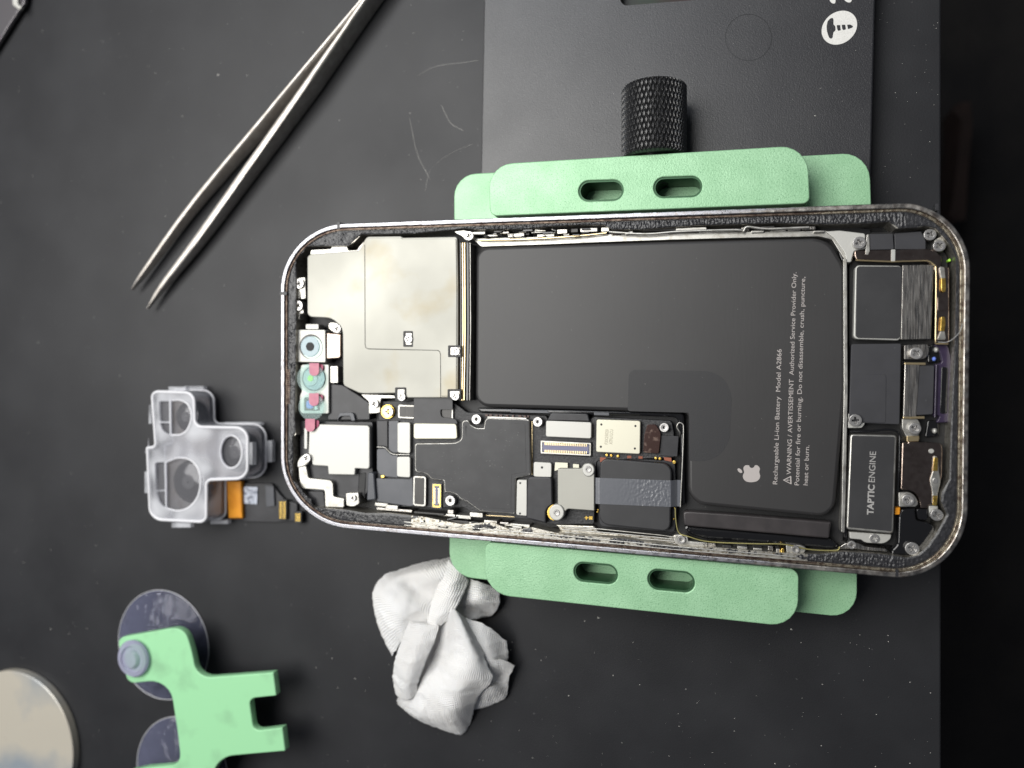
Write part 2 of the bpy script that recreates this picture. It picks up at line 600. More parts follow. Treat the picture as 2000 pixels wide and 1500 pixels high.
def emblem():
    zz = ZB + 0.03
    ring = ell(1639.4, 54, 35.6, 33.5, 56)
    # slight tilt of the printed disc
    ring = [Vector((1639.4 + (p.x - 1639.4) * 0.97 - (p.y - 54) * 0.10, 54 + (p.y - 54) * 0.985 - (p.x - 1639.4) * 0.10)) for p in ring]
    f = lambda L: [(1600 + x / 7.69, y / 7.69) for x, y in L]
    head = rnd_poly(f([(125, 320), (170, 272), (205, 268), (216, 290), (214, 370), (240, 385), (248, 430), (243, 465), (214, 480), (205, 560),
                       (185, 585), (150, 570), (118, 480), (110, 400)]), 2)
    s1 = rnd_poly(f([(262, 378), (315, 375), (325, 455), (285, 465), (272, 440)]), 1.2)
    s2 = rnd_poly(f([(338, 372), (392, 370), (402, 440), (362, 456), (345, 430)]), 1.2)
    s3 = rnd_poly(f([(418, 370), (470, 368), (512, 395), (500, 415), (432, 440), (428, 410)]), 1.5)
    lp = [proj(ring, zz)] + [proj(h, zz) for h in (head, s1, s2, s3)]
    finish('screw_symbol', prism_mesh(lp, zz, ZB - 0.02, 0), 'white_print', plate)
    f2 = lambda L: [(1600 + x / 7.69, y / 7.69) for x, y in L]
    a = rnd_poly(f2([(135, -90), (230, -90), (248, 20), (235, 55), (200, 52), (165, 25)]), 2.5)
    b = rnd_poly(f2([(330, -120), (430, -90), (492, -10), (480, 32), (440, 40), (390, 15), (345, -60)]), 3)
    me = join([prism_mesh([proj(a, zz)], zz, ZB - 0.02, 0), prism_mesh([proj(b, zz)], zz, ZB - 0.02, 0)])
    finish('printed_letter', me, 'white_print', plate)
    # faint round mark left on the plate
    o_, i_ = ell(1462, 73, 46, 46, 60), ell(1462, 73, 44.6, 44.6, 60)
    finish('ring_mark', prism_mesh([proj(o_, zz), proj(i_, zz)], ZB + 0.012, ZB - 0.02, 0), 'ring_stain', plate)


emblem()


def slot(cx, cy, w, h, slope):
    out = []
    r = h / 2
    for i in range(25):
        a = math.pi / 2 + math.pi * i / 24
        out.append((cx - w / 2 + r + r * math.cos(a) * 1.0, cy - r * math.sin(a)))
    for i in range(25):
        a = -math.pi / 2 + math.pi * i / 24
        out.append((cx + w / 2 - r + r * math.cos(a), cy - r * math.sin(a)))
    return [Vector((x, y + (x - cx) * slope)) for x, y in out]


# upper clamp
up_low = part('clamp_plate', fx, [(887, 341, 42), (1698, 297, 52), (1703, 440, 5), (887, 450, 5)], ZL, ZB + 0.02, 'green_anodised', bev=0.2)
up_jaw = part('clamp_jaw', fx, [(953, 321, 48), (1577, 283, 52), (1582, 397, 14), (957, 422, 14)], ZJ, ZL + 0.02, 'green_anodised', bev=0.22,
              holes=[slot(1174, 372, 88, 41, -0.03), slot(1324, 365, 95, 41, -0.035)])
# lower clamp
part('clamp_plate', fx, [(878, 1030, 5), (1674, 1060, 5), (1674, 1208, 52), (877, 1125, 55)], ZL, ZB + 0.02, 'green_anodised', bev=0.2)
lo_jaw = part('clamp_jaw', fx, [(947, 1058, 16), (1560, 1112, 18), (1559, 1226, 55), (946, 1160, 60)], ZJ, ZL + 0.02, 'green_anodised', bev=0.22,
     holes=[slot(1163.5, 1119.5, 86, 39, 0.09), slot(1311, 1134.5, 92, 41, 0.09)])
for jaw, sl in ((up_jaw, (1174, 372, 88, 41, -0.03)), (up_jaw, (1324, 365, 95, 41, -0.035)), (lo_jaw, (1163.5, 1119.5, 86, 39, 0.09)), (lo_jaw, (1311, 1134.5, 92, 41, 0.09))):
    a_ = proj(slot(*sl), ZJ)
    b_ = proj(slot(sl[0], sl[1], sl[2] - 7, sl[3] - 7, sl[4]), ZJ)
    finish('slot_shade', prism_mesh([a_, b_], ZJ - 0.35, ZL + 0.03, 0.02), 'green_dark', jaw)  # dark green ring stands in for the shade on the slot walls
# seats the phone lies on, and the guide rail under the lower clamp
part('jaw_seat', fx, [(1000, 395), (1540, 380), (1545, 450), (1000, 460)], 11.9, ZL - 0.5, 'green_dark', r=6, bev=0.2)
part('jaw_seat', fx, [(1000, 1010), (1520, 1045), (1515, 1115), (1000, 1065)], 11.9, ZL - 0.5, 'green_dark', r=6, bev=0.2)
part('guide_rail', fx, [(1180, 400), (1360, 400), (1360, 1120), (1180, 1100)], ZB, 0.02, 'plate_black', r=6, bev=0.3)


def knob():
    zc = 13.6
    c0, c1 = P(1271.5, 147, 20.4), P(1271.5, 292, 20.4)
    R = (P(1335, 215, zc) - P(1208.5, 215, zc)).length / 2
    x0 = (c0.x + c1.x) / 2
    ya, yb = c0.y, c1.y
    n, mth = 420, 170
    vs, fs = [], []
    G = 46
    for j in range(mth + 1):
        t = j / mth
        y = ya + (yb - ya) * t
        edge = min(1, min(t, 1 - t) / 0.02)
        for i in range(n):
            a = 2 * math.pi * i / n
            s = a / (2 * math.pi) * G
            k = (y - ya) / 2.6
            g1 = abs(((s + k) % 1) - 0.5) * 2
            g2 = abs(((s - k) % 1) - 0.5) * 2
            h = min(1 - g1, 1 - g2)
            h = min(h * 1.7, 0.8)
            r = R - 0.42 * (1 - edge) - 0.45 + 0.55 * h * edge
            vs.append((x0 + r * math.sin(a), y, zc + r * math.cos(a)))
    for j in range(mth):
        for i in range(n):
            i2 = (i + 1) % n
            fs.append((j * n + i, j * n + i2, (j + 1) * n + i2, (j + 1) * n + i))
    fs.append(tuple(range(n)))
    fs.append(tuple(mth * n + i for i in reversed(range(n))))
    k = finish('knob', mesh_from(vs, fs), 'knurl_black', fx, smooth=25)
    sh = []
    for yy in (yb - 0.01, yb - 6):
        for i in range(24):
            a = 2 * math.pi * i / 24
            sh.append((x0 + 3.0 * math.sin(a), yy, zc + 3.0 * math.cos(a)))
    finish('shaft', mesh_from(sh, [(i, (i + 1) % 24, 24 + (i + 1) % 24, 24 + i) for i in range(24)]), 'blade_dark', k)


knob()

# ------------------------------------------------------------------ the phone
ph = thing('opened_smartphone', 'opened smartphone lying without its screen, battery and circuit boards bare', 'phone', P(1220, 760, 11.95))
OUT = [(548, 441, 125), (1897, 391, 140), (1889, 1141, 150), (548, 1021, 130)]
out_mm = proj(rnd_poly(OUT, n=28), ZR)


def resample(poly, step):
    out = []
    k = len(poly)
    for i in range(k):
        a, b = poly[i], poly[(i + 1) % k]
        n = max(1, int((b - a).length / step))
        for j in range(n):
            out.append(a.lerp(b, j / n))
    return out


def offset(poly, d):
    """inset a closed clockwise-or-not outline by d mm towards its inside"""
    k = len(poly)
    area2 = sum(poly[i].x * poly[(i + 1) % k].y - poly[(i + 1) % k].x * poly[i].y for i in range(k))
    sgn = 1 if area2 > 0 else -1
    out = []
    for i in range(k):
        t = (poly[(i + 1) % k] - poly[i - 1])
        nrm = Vector((-t.y, t.x, 0)).normalized() * sgn
        out.append(poly[i] + nrm * d)
    return out


out_mm = resample(out_mm, 1.0)


def worn_end(o, px, m):
    o.data.materials.append(MATS[m])
    x = (P(px, 750, ZR).x - ORG[o.name].x) * S
    for p in o.data.polygons:
        if p.center.x > x:
            p.material_index = 1


# frame band: bright at the left two thirds, scuffed on the right end
frame = finish('frame', prism_mesh([out_mm, offset(out_mm, 1.05)], ZR, 11.97, 0.22), 'steel_rim', ph)
finish('inner_groove', prism_mesh([offset(out_mm, 1.06), offset(out_mm, 1.55)], ZR - 0.45, 13, 0.1), 'bronze_groove', frame)
worn_end(bpy.data.objects['inner_groove'], 1600, 'brass_worn')
worn_end(frame, 1500, 'steel_rim_worn')
# antenna gaps across the band
for (x, y) in ((661, 438), (552, 573), (1752, 1122), (1830, 402)):
    w = 3
    if x == 552:
        q = [(546, y - w), (560, y - w), (560, y + w), (546, y + w)]
    else:
        q = [(x - w, y - 4), (x + w, y - 4), (x + w, y + 9), (x - w, y + 9)]
        if y > 1000:
            q = [(x - w, y - 9), (x + w, y - 9), (x + w, y + 4), (x - w, y + 4)]
    part('antenna_gap', frame, q, ZR + 0.02, 18.4, 'flex_black', bev=0.02)
INNER = [(579, 507), (590, 489), (604, 481), (680, 480), (692, 472), (706, 458), (750, 458), (810, 456), (886, 449), (905, 446), (930, 448),
         (1020, 448), (1070, 443), (1140, 439), (1180, 440), (1196, 448), (1256, 448), (1306, 444), (1362, 440), (1443, 438), (1520, 436),
         (1610, 438), (1700, 436), (1736, 433), (1750, 446), (1792, 444), (1808, 441), (1827, 446), (1840, 460), (1856, 480), (1866, 502),
         (1867, 550), (1865, 628), (1863, 700), (1859, 780), (1856, 864), (1854, 936), (1839, 962), (1837, 977), (1849, 1005), (1829, 1041),
         (1811, 1067), (1792, 1084), (1771, 1089), (1728, 1083), (1694, 1080), (1643, 1077), (1600, 1082), (1576, 1082), (1500, 1078),
         (1400, 1069), (1330, 1068), (1220, 1052), (1100, 1044), (1040, 1030), (1000, 1036), (960, 1020), (900, 1024), (850, 1014), (830, 1010), (760, 1002),
         (714, 1002), (680, 996), (632, 992), (600, 990), (580, 964), (572, 948), (573, 896), (572, 854), (578, 848), (576, 820), (578, 700)]
ZG = 19.25
inner_mm = proj(INNER, ZG)
ledge = finish('screen_ledge', prism_mesh([offset(out_mm, 1.56), inner_mm], ZG, 13.2, 0.0), 'ledge_metal', ph)
part('cavity_floor', ph, [(556, 450, 100), (1880, 405, 110), (1870, 1120, 110), (556, 1010, 100)], 14.0, 12.2, 'cavity', bev=0)


def ray_hit(p, n, poly):
    best = None
    k = len(poly)
    for i in range(k):
        a, b = poly[i], poly[(i + 1) % k]
        e = b - a
        den = n.x * e.y - n.y * e.x
        if abs(den) < 1e-9:
            continue
        w = a - p
        t = (w.x * e.y - w.y * e.x) / den
        s = (w.x * n.y - w.y * n.x) / den
        if t > 0.05 and 0 <= s <= 1 and (best is None or t < best):
            best = t
    return best


def near_dist(p, poly):
    best = 1e9
    for i in range(len(poly)):
        a, b = poly[i], poly[(i + 1) % len(poly)]
        e = b - a
        t = max(0, min(1, (p - a).dot(e) / max(1e-9, e.length_squared)))
        best = min(best, Vector((p.x - a.x - e.x * t, p.y - a.y - e.y * t)).length)
    return best


def adhesive():
    o2 = offset(out_mm, 1.6)
    o2 = resample(o2, 0.11)
    k = len(o2)
    area2 = sum(o2[i].x * o2[(i + 1) % k].y - o2[(i + 1) % k].x * o2[i].y for i in range(k))
    sgn = 1 if area2 > 0 else -1
    A0, A1 = P(800, 1035, ZR), P(1578, 1100, ZR)
    cols = []
    dep = 3.0
    for i, p in enumerate(o2):
        t = (o2[(i + 12) % k] - o2[i - 12])
        n = Vector((-t.y, t.x, 0)).normalized() * sgn
        h = ray_hit(p, n, inner_mm)
        dn = near_dist(p, inner_mm)
        h = dn if h is None else min(h, dn * 1.22)
        dep = dep * 0.8 + h * 0.2
        bottom = p.y < 0 and A0.x < p.x < A1.x
        cols.append((p, n, h, bottom))
    NA = 18
    XA, XB = P(900, 430, ZR).x, P(1770, 430, ZR).x
    vs, fs, idx = [], [], {}
    for i, (p, n, h, bottom) in enumerate(cols):
        for j in range(NA + 1):
            t = j / NA
            q = p + n * (h * t)
            edge = min(1, min(t, 1 - t) * 6)
            wr = pnoise(Vector((q.x * 2.6, q.y * 0.9, 1))) * 0.5 + pnoise(Vector((q.x * 4.5, q.y * 3.0, 5))) * 0.4
            rough = 0.35 + 0.65 * max(0, min(1, (pnoise(Vector((q.x * 0.06, q.y * 0.06, 9))) + 0.35) * 2))
            if p.y > 0 and p.x > XA:
                rough = 1.15
            if q.x > XB:
                rough = 0.18
            z = ZG + 0.05 + 0.30 * edge * (0.45 + wr * rough)
            vs.append((q.x, q.y, z))
    for i, (p, n, h, bottom) in enumerate(cols):
        i2 = (i + 1) % k
        for j in range(NA):
            if bottom:
                t = (j + 0.5) / NA
                q = p + n * (h * t)
                v = pnoise(Vector((q.x * 0.35, q.y * 0.8, 4))) + 0.5 * pnoise(Vector((q.x * 1.6, q.y * 1.8, 8)))
                centre = 1 - abs(t - 0.62) * 3.2
                band = 0.25 if P(1130, 1050, ZR).x < q.x < P(1330, 1060, ZR).x else 0.0
                if v + 0.30 * centre + band < 0.30 or t < 0.22:
                    continue
            a, b = i * (NA + 1) + j, i2 * (NA + 1) + j
            fs.append((a, b, b + 1, a + 1))
    me = mesh_from(vs, fs)
    finish('adhesive_strip', me, 'adhesive_black', ph, smooth=50, props={'label': 'torn black adhesive left round the rim'})


adhesive()


# --- screws and posts
def proto_screw(r, kind):
    pr = []
    if kind == 'screw':
        c = [Vector((r * math.cos(a), r * math.sin(a), 0)) for a in [2 * math.pi * i / 32 for i in range(32)]]
        w, l = 0.15 * r, 0.56 * r
        cross = [(w, w), (w, l), (-w, l), (-w, w), (-l, w), (-l, -w), (-w, -w), (-w, -l), (w, -l), (w, -w), (l, -w), (l, w)]
        cr = [Vector((x, y, 0)) for x, y in cross]
        top = prism_mesh([c, cr], 0, -0.74, 0.07)
        basem = prism_mesh([[v * 0.95 for v in c]], -0.75, -1.6, 0)
        return join([top, basem])
    c = [(r * math.cos(2 * math.pi * i / 32), r * math.sin(2 * math.pi * i / 32)) for i in range(32)]
    prof = [(r, -1.6), (r, -0.12), (r * 0.9, 0), (r * 0.66, 0.0), (r * 0.60, -0.12), (r * 0.38, -0.14), (r * 0.34, -0.3), (r * 0.34, -1.2)]
    me = lathe_mesh((0, 0), prof, 32)
    return me


PRO = {}


def screw(px, py, z, rpx=9.0, kind='screw', rot=None, mat='screw_steel', parent=None):
    rmm = (P(px + rpx, py, z) - P(px, py, z)).length
    key = (kind, mat)
    if key not in PRO:
        me = proto_screw(1.0, kind)
        me.materials.append(MATS[mat])
        me.shade_smooth()
        me.set_sharp_from_angle(angle=math.radians(30))
        PRO[key] = me
    o = bpy.data.objects.new('screw' if kind == 'screw' else 'threaded_post', PRO[key])
    col.objects.link(o)
    par = parent or ph
    o.parent = par
    o.location = (P(px, py, z) - ORG[par.name]) * S
    o.rotation_euler = (rnd.uniform(-0.03, 0.03), rnd.uniform(-0.03, 0.03), rnd.uniform(0, 1.5) if rot is None else rot)
    o.scale = (rmm, rmm, 1.0)
    return o


# --- midframe metal around the battery (rails)
part('battery_tray', ph, [(905, 452), (1240, 446), (1600, 438), (1660, 442), (1700, 448), (1700, 470), (1668, 500), (1650, 512), (1646, 1075), (1400, 1064), (1330, 1040), (1080, 1030),
                          (735, 1000), (735, 780), (905, 780)], 15.0, 14.01, 'cavity', r=4, bev=0.05)
part('side_rail', ph, [(922, 466), (1100, 461), (1190, 457), (1300, 456), (1440, 452), (1560, 451), (1612, 450), (1640, 456), (1668, 492), (1664, 512),
                       (1648, 505), (1625, 468), (1600, 462), (1440, 465), (1300, 469), (1180, 473), (1060, 478), (940, 482)],
     17.6, 15.01, 'nickel', r=3, bev=0.12)
part('side_rail', ph, [(1647, 505), (1654, 505), (1656, 760), (1650, 1040), (1643, 1040), (1648, 760)], 18.3, 15.01, 'nickel', r=2, bev=0.1)
tube('bracket_lip', ph, spline([P(1190, 453, 18.7), P(1262, 457, 18.7), P(1330, 452, 18.7), P(1440, 449, 18.7), P(1452, 452, 18.7), P(1460, 443, 18.8), P(1500, 447, 18.8),
                                P(1580, 444, 18.8)], 4), 0.28, 'nickel')
tube('bracket_lip', ph, spline([P(935, 469, 18.4), P(1010, 468, 18.4), P(1090, 464, 18.6), P(1150, 459, 18.6), P(1185, 455, 18.6)], 4), 0.25, 'gold_pale')
# clips, springs and buttons along the upper edge
cl = [(935, 455, 26, 6), (962, 460, 22, 4), (985, 454, 18, 5), (1012, 459, 24, 7), (1030, 455, 8, 9), (1050, 452, 26, 6), (1066, 460, 34, 6), (1098, 452, 20, 9),
      (1106, 458, 12, 5), (1122, 450, 14, 8), (1150, 449, 34, 8), (1182, 448, 16, 9), (1205, 459, 20, 4), (1225, 455, 14, 5), (1290, 448, 70, 6), (1350, 447, 60, 6),
      (1400, 452, 70, 4), (1456, 447, 16, 8), (1480, 452, 26, 5), (1500, 444, 26, 6), (1520, 451, 30, 4), (1552, 447, 24, 7), (1580, 445, 26, 7), (1600, 452, 22, 4)]
for i, (x, y, w, h) in enumerate(cl):
    part('metal_clip', ph, [(x - w / 2, y - h / 2 + .02 * w), (x + w / 2, y - h / 2 - .02 * w), (x + w / 2, y + h / 2 - .02 * w), (x - w / 2, y + h / 2 + .02 * w)],
         17.6 + 0.25 * (i % 4), 15.02, ('nickel', 'nickel', 'brushed_steel', 'nickel', 'conn_dark')[i % 5], r=1.5, bev=0.12)
cl = [(745, 986, 26, 7), (770, 996, 70, 5), (765, 991, 24, 8), (838, 1003, 60, 4), (872, 1006, 34, 5), (905, 1010, 30, 7), (880, 1000, 12, 8), (930, 1006, 26, 9), (896, 1019, 40, 5),
      (922, 1023, 12, 6), (958, 1019, 26, 5), (985, 1022, 18, 4), (1010, 1026, 50, 6), (975, 1031, 12, 5), (1002, 1034, 26, 5), (1032, 1036, 14, 5),
      (1385, 1064, 26, 7), (1362, 1063, 40, 9), (1420, 1068, 18, 6), (1450, 1070, 20, 5), (1480, 1073, 18, 5), (1505, 1071, 10, 9), (1520, 1076, 8, 8)]
for i, (x, y, w, h) in enumerate(cl):
    part('metal_clip', ph, [(x - w / 2, y - h / 2 - .04 * w), (x + w / 2, y - h / 2 + .04 * w), (x + w / 2, y + h / 2 + .04 * w), (x - w / 2, y + h / 2 - .04 * w)],
         17.9 + 0.25 * (i % 4), 15.02, ('nickel', 'brushed_steel', 'nickel', 'conn_dark', 'nickel')[i % 5], r=1.5, bev=0.12)
for k in range(32):
    top = k < 24
    x = rnd.uniform(935, 1235) if top else rnd.uniform(760, 1070)
    y = (457 - (x - 935) * 0.02 + rnd.uniform(-7, 6)) if top else (992 + (x - 745) * 0.155 + rnd.uniform(-5, 6))
    w, h, a = rnd.uniform(4, 22), rnd.uniform(1.5, 4.5), rnd.uniform(-0.35, 0.35) if rnd.random() < 0.4 else (-0.04 if top else 0.12)
    ca, sa = math.cos(a), math.sin(a)
    part('metal_clip', ph, [(x + dx * ca - dy * sa, y + dx * sa + dy * ca) for dx, dy in ((-w / 2, -h / 2), (w / 2, -h / 2), (w / 2, h / 2), (-w / 2, h / 2))],
         18.5 + rnd.uniform(0, 0.6), 17.2, rnd.choice(('nickel', 'conn_dark', 'brushed_steel', 'gloss_black', 'nickel', 'dark_mirror')), r=1, bev=0.1)
part('metal_clip', ph, [(1526, 1071), (1532, 1071), (1532, 1082), (1524, 1082)], 18.8, 15.02, 'gold', r=2, bev=0.1)

# --- big shield plate, top left
SH = [(600, 497, 8), (702, 489, 4), (706, 480, 2), (716, 462, 5), (783, 461, 2), (786, 464, 2), (893, 462, 5), (895, 560), (894.5, 777, 4), (794, 777, 2), (790, 768, 1),
      (704, 769, 6), (670, 753, 6), (669, 650, 4), (666, 638, 6), (650, 624, 6), (640, 621, 4), (600, 619, 10)]
sh = part('shield_plate', ph, SH, 19.0, 17.6, 'shield_nickel', r=2, bev=0.22)
EM = [(713, 478, 3), (718, 465, 4), (783, 464, 2), (786, 467, 2), (890.5, 466, 3), (892, 560), (891, 774, 3), (861, 774, 1), (860.5, 684.5, 7), (713.5, 681, 8)]
part('raised_panel', sh, EM, 19.16, 18.9, 'shield_nickel', r=2, bev=0.10)
tube('panel_seam', sh, [P(712.3, 478, 19.0)] + [P(x, y, 19.0) for x, y in ((712.6, 560), (713, 674), (714.5, 679.5), (719, 681.6), (780, 683), (853, 684.2), (858.5, 686.2), (860.3, 692), (860.6, 776))], 0.07, 'conn_dark')
for (x, y, w, h) in ((797, 662, 19, 31), (888, 686, 26, 23), (887, 770, 26, 20), (782, 770, 21, 27)):
    part('screw_pocket', sh, [(x - w / 2, y - h / 2), (x + w / 2, y - h / 2), (x + w / 2, y + h / 2), (x - w / 2, y + h / 2)], 19.20, 19.0, 'cavity', r=2, bev=0.02)
    part('screw_tab', sh, [(x - w / 2 + 5, y - h / 2 + 4), (x + w / 2 - 2.5, y - h / 2 + 4), (x + w / 2 - 2.5, y + h / 2 - 4), (x - w / 2 + 5, y + h / 2 - 4)], 19.25, 19.02,
         'nickel', r=1.5, bev=0.04)
for (x, y) in ((797.5, 662), (890, 686), (889, 774), (784, 775)):
    screw(x, y, 19.55, 7.6, parent=sh)
# plates under the shield edges
part('shield_flange', ph, [(704, 770), (770, 772), (772, 778), (744, 778), (742, 792), (742, 806), (722, 808), (720, 784)], 17.9, 15.02, 'nickel', r=2, bev=0.1)
part('shield_flange', ph, [(607, 488), (646, 486), (648, 481), (678, 481), (680, 489), (698, 488), (700, 483), (712, 470), (716, 470), (706, 492), (606, 497)], 18.2, 15.02, 'nickel', r=2, bev=0.12)
part('corner_bracket', ph, [(886, 452, 3), (905, 449, 3), (926, 455, 8), (926, 468, 8), (910, 471, 8), (904, 462, 8), (893, 457)], 18.9, 15.02, 'nickel', bev=0.12)
screw(916, 460.5, 19.5, 8.4)
part('side_bracket', ph, [(578, 543, 5), (596, 541, 3), (597, 583, 2), (588, 584, 1), (586, 570, 1), (584, 584, 1), (575, 584, 1), (577, 568, 2)], 18.4, 15.02, 'nickel', r=2, bev=0.12)
part('side_bracket', ph, [(574, 590, 6), (592, 588, 5), (593, 612, 2), (586, 613, 1), (585, 624, 1), (574, 624, 1)], 18.2, 15.02, 'nickel', r=2, bev=0.12)
screw(584, 554, 19.0, 8.6)
screw(582, 597, 18.9, 8.6)
part('camera_bracket', ph, [(642, 630, 4), (655, 629, 6), (668, 640, 8), (667, 652, 6), (652, 650, 5), (641, 641, 3)], 18.2, 15.02, 'nickel', bev=0.12)
screw(658, 642, 18.8, 7.2)
screw(731, 789, 18.5, 7.8)
# cables standing between shield and battery
for i, (x0, x1, z, m) in enumerate(((898, 900.5, 18.2, 'gloss_black'), (902.5, 904, 18.6, 'gold_pale'), (906.5, 908, 18.6, 'gold_pale'), (911, 915, 18.0, 'gloss_black'), (917.5, 918.6, 18.4, 'nickel'))):
    part('ribbon_cable', ph, [(x0, 474), (x1, 474), (x1 + 1, 640), (x1 - 1, 782), (x0 - 1, 782), (x0 + 1, 640)], z, 15.02, m, bev=0.03)

# --- camera row at the short end
part('camera_frame', ph, [(577, 644, 3), (635, 644, 3), (636, 708, 3), (577, 707, 3)], 18.3, 15.02, 'bright_cover', r=2, bev=0.15)
part('camera_frame', ph, [(588, 712, 4), (642, 712, 3), (642, 808, 3), (586, 808, 8), (585, 772, 14), (590, 764, 6), (584, 740, 14)], 18.1, 15.02, 'bright_cover', r=2, bev=0.15)
part('camera_tab', ph, [(597, 633), (622, 633), (622, 643), (597, 643)], 17.6, 15.02, 'bright_cover', r=2, bev=0.1)


def disc(name, parent, cx, cy, rx, z, zb, mat, bev=0.05, ry=None, n=40, **kw):
    return finish(name, prism_mesh([proj(ell(cx, cy, rx, ry or rx * 1.08, n), z)], z, zb, bev), mat, parent, props=kw)


l1 = disc('camera_lens', ph, 607, 677, 22.5, 18.36, 18.15, 'conn_dark', 0.05)
disc('lens_ring', l1, 609, 679, 20.5, 18.45, 18.3, 'film_ring', 0.1)
disc('lens_film', l1, 605.5, 677, 18.5, 18.6, 18.4, 'lens_blue', 0.1)
disc('lens_core', l1, 605.5, 677, 8, 18.66, 18.55, 'barrel_dark', 0.04)
l2 = disc('camera_lens', ph, 613, 739, 23, 18.2, 18.0, 'conn_dark', 0.05)
disc('lens_ring', l2, 613, 739, 21.5, 18.35, 18.1, 'lens_blue', 0.1)
disc('lens_ring', l2, 606, 739, 14, 18.5, 18.3, 'film_teal', 0.08)
disc('lens_dot', l2, 606, 739, 5.5, 18.6, 18.45, 'dot_green', 0.03)
part('dot_projector', ph, [(594, 776, 2), (622, 776, 2), (624, 802, 2), (594, 802, 2)], 18.25, 18.05, 'conn_dark', bev=0.05)
part('projector_window', ph, [(598, 782, 5), (612, 782, 5), (612, 798, 5), (598, 798, 5)], 18.4, 18.2, 'chip_blue', bev=0.03)
part('projector_frame', ph, [(614, 782, 2), (620, 782, 2), (620, 800, 2), (614, 800, 2)], 18.4, 18.2, 'film_ring', bev=0.03)
for (cx, cy, r, tx, ty) in ((607, 739, 27, 613.5, 709), (608, 794, 25, 613, 768), (0, 0, 0, 605.5, 818)):
    if r:
        disc('lens_sticker', ph, cx, cy, r, 18.98, 18.92, 'film_clear', 0.0)
    part('pull_tab_and_shade', ph, [(tx - 9.5, ty, 0), (tx + 9.5, ty, 0), (tx + 9.5, ty + 25, 9), (tx - 9.5, ty + 25, 9)], 19.12, 19.0, 'tab_pink', bev=0.02)
    part('pull_tab_and_shade', ph, [(tx + 6, ty + 2, 2), (tx + 18, ty + 3, 4), (tx + 17, ty + 17, 8), (tx + 6, ty + 20, 3)], 18.62, 18.5, 'tab_shade', bev=0.02)  # the pink tab's shadow, put into colour as a crimson quad
part('camera_can', ph, [(637, 649, 3), (666, 652, 3), (666, 700, 6), (637, 702, 3)], 18.1, 15.02, 'dark_mirror', bev=0.3)
part('pin_block', ph, [(645, 715, 2), (660, 715, 2), (660, 748, 2), (645, 748, 2)], 17.9, 15.02, 'nickel', bev=0.1)
me = join([prism_mesh([proj([(648, y), (656, y), (656, y + 2.2), (648, y + 2.2)], 18.0)], 18.0, 17.8, 0) for y in range(718, 740, 4)])
finish('contact_pins', me, 'gold_pale', ph)
part('cable_cover', ph, [(646, 750), (668, 752), (700, 772), (722, 788), (722, 820), (640, 820), (640, 812), (646, 806)], 17.3, 15.02, 'flex_black', r=3, bev=0.15)
part('cable_clip', ph, [(662, 806, 5), (690, 806, 5), (694, 822, 3), (686, 822, 1), (684, 812, 3), (664, 813, 3), (659, 822, 1)], 18.0, 17.2, 'flex_grey', bev=0.1)
part('shield_flange', ph, [(723, 776, 3), (740, 778, 3), (741, 807, 3), (720, 808, 2), (720, 792, 3)], 17.7, 15.02, 'bright_cover', bev=0.1)

# --- ear speaker block
part('speaker_body', ph, [(586, 822, 4), (728, 824, 5), (728, 930, 5), (716, 965, 4), (676, 985, 4), (586, 985, 20)], 16.9, 15.02, 'flex_black', bev=0.15)
part('speaker_cover', ph, [(604, 828, 5), (722, 831, 7), (722, 917, 7), (694, 915, 1), (693, 928, 3), (641, 927, 3), (640, 911, 1), (610, 909, 4), (608, 894, 3), (602, 886, 3)],
     18.4, 16.9, 'bright_cover', bev=0.22)
part('speaker_edge', ph, [(594, 836), (600, 836), (600, 877), (594, 877)], 18.2, 16.9, 'bright_cover', r=2, bev=0.1)
part('ground_bracket', ph, [(583, 909, 5), (597, 908, 5), (602, 934, 3), (645, 938, 4), (650, 944, 3), (651, 970, 3), (672, 974, 2), (672, 991, 3), (635, 990, 3), (634, 957, 4), (588, 954, 4),
                            (584, 930, 3)], 18.3, 16.9, 'nickel', r=2, bev=0.12)
part('ground_bracket', ph, [(580, 900, 9), (592, 886, 8), (606, 888, 5), (604, 905, 6), (594, 911, 3), (580, 914, 3)], 18.6, 15.02, 'nickel', bev=0.25)
screw(598, 895, 19.2, 7.6)
part('black_pad', ph, [(602, 960, 3), (632, 961, 3), (634, 990, 2), (612, 990, 3), (602, 982, 3)], 17.9, 16.9, 'flex_black', bev=0.1)
part('ground_bracket', ph, [(675, 963, 3), (700, 962, 3), (702, 984, 3), (690, 990, 3), (676, 988, 3)], 18.4, 15.02, 'nickel', bev=0.15)
screw(689, 973, 18.9, 5.5)
part('foam_block', ph, [(718, 922, 5), (730, 924, 4), (734, 976, 3), (716, 978, 3)], 18.3, 15.02, 'flex_grey', bev=0.3)
part('foam_block', ph, [(700, 924, 3), (716, 922, 3), (713, 976, 3), (698, 960, 3)], 17.0, 15.02, 'cavity', bev=0.3)

# --- logic board
board = part('logic_board', ph, [(740, 784, 4), (880, 782, 4), (905, 800, 6), (912, 806, 4), (936, 806, 4), (1068, 812, 5), (1070, 822, 3), (1150, 822, 3), (1160, 814, 4), (1312, 822, 6), (1316, 845, 4),
                                 (1318, 893, 3), (1165, 900, 5), (1160, 1024, 4), (1080, 1024, 3), (1030, 1014, 3), (930, 1006, 5), (905, 990, 5), (842, 992, 3), (800, 990), (736, 990)],
             16.9, 15.02, 'pcb_black', bev=0.12)


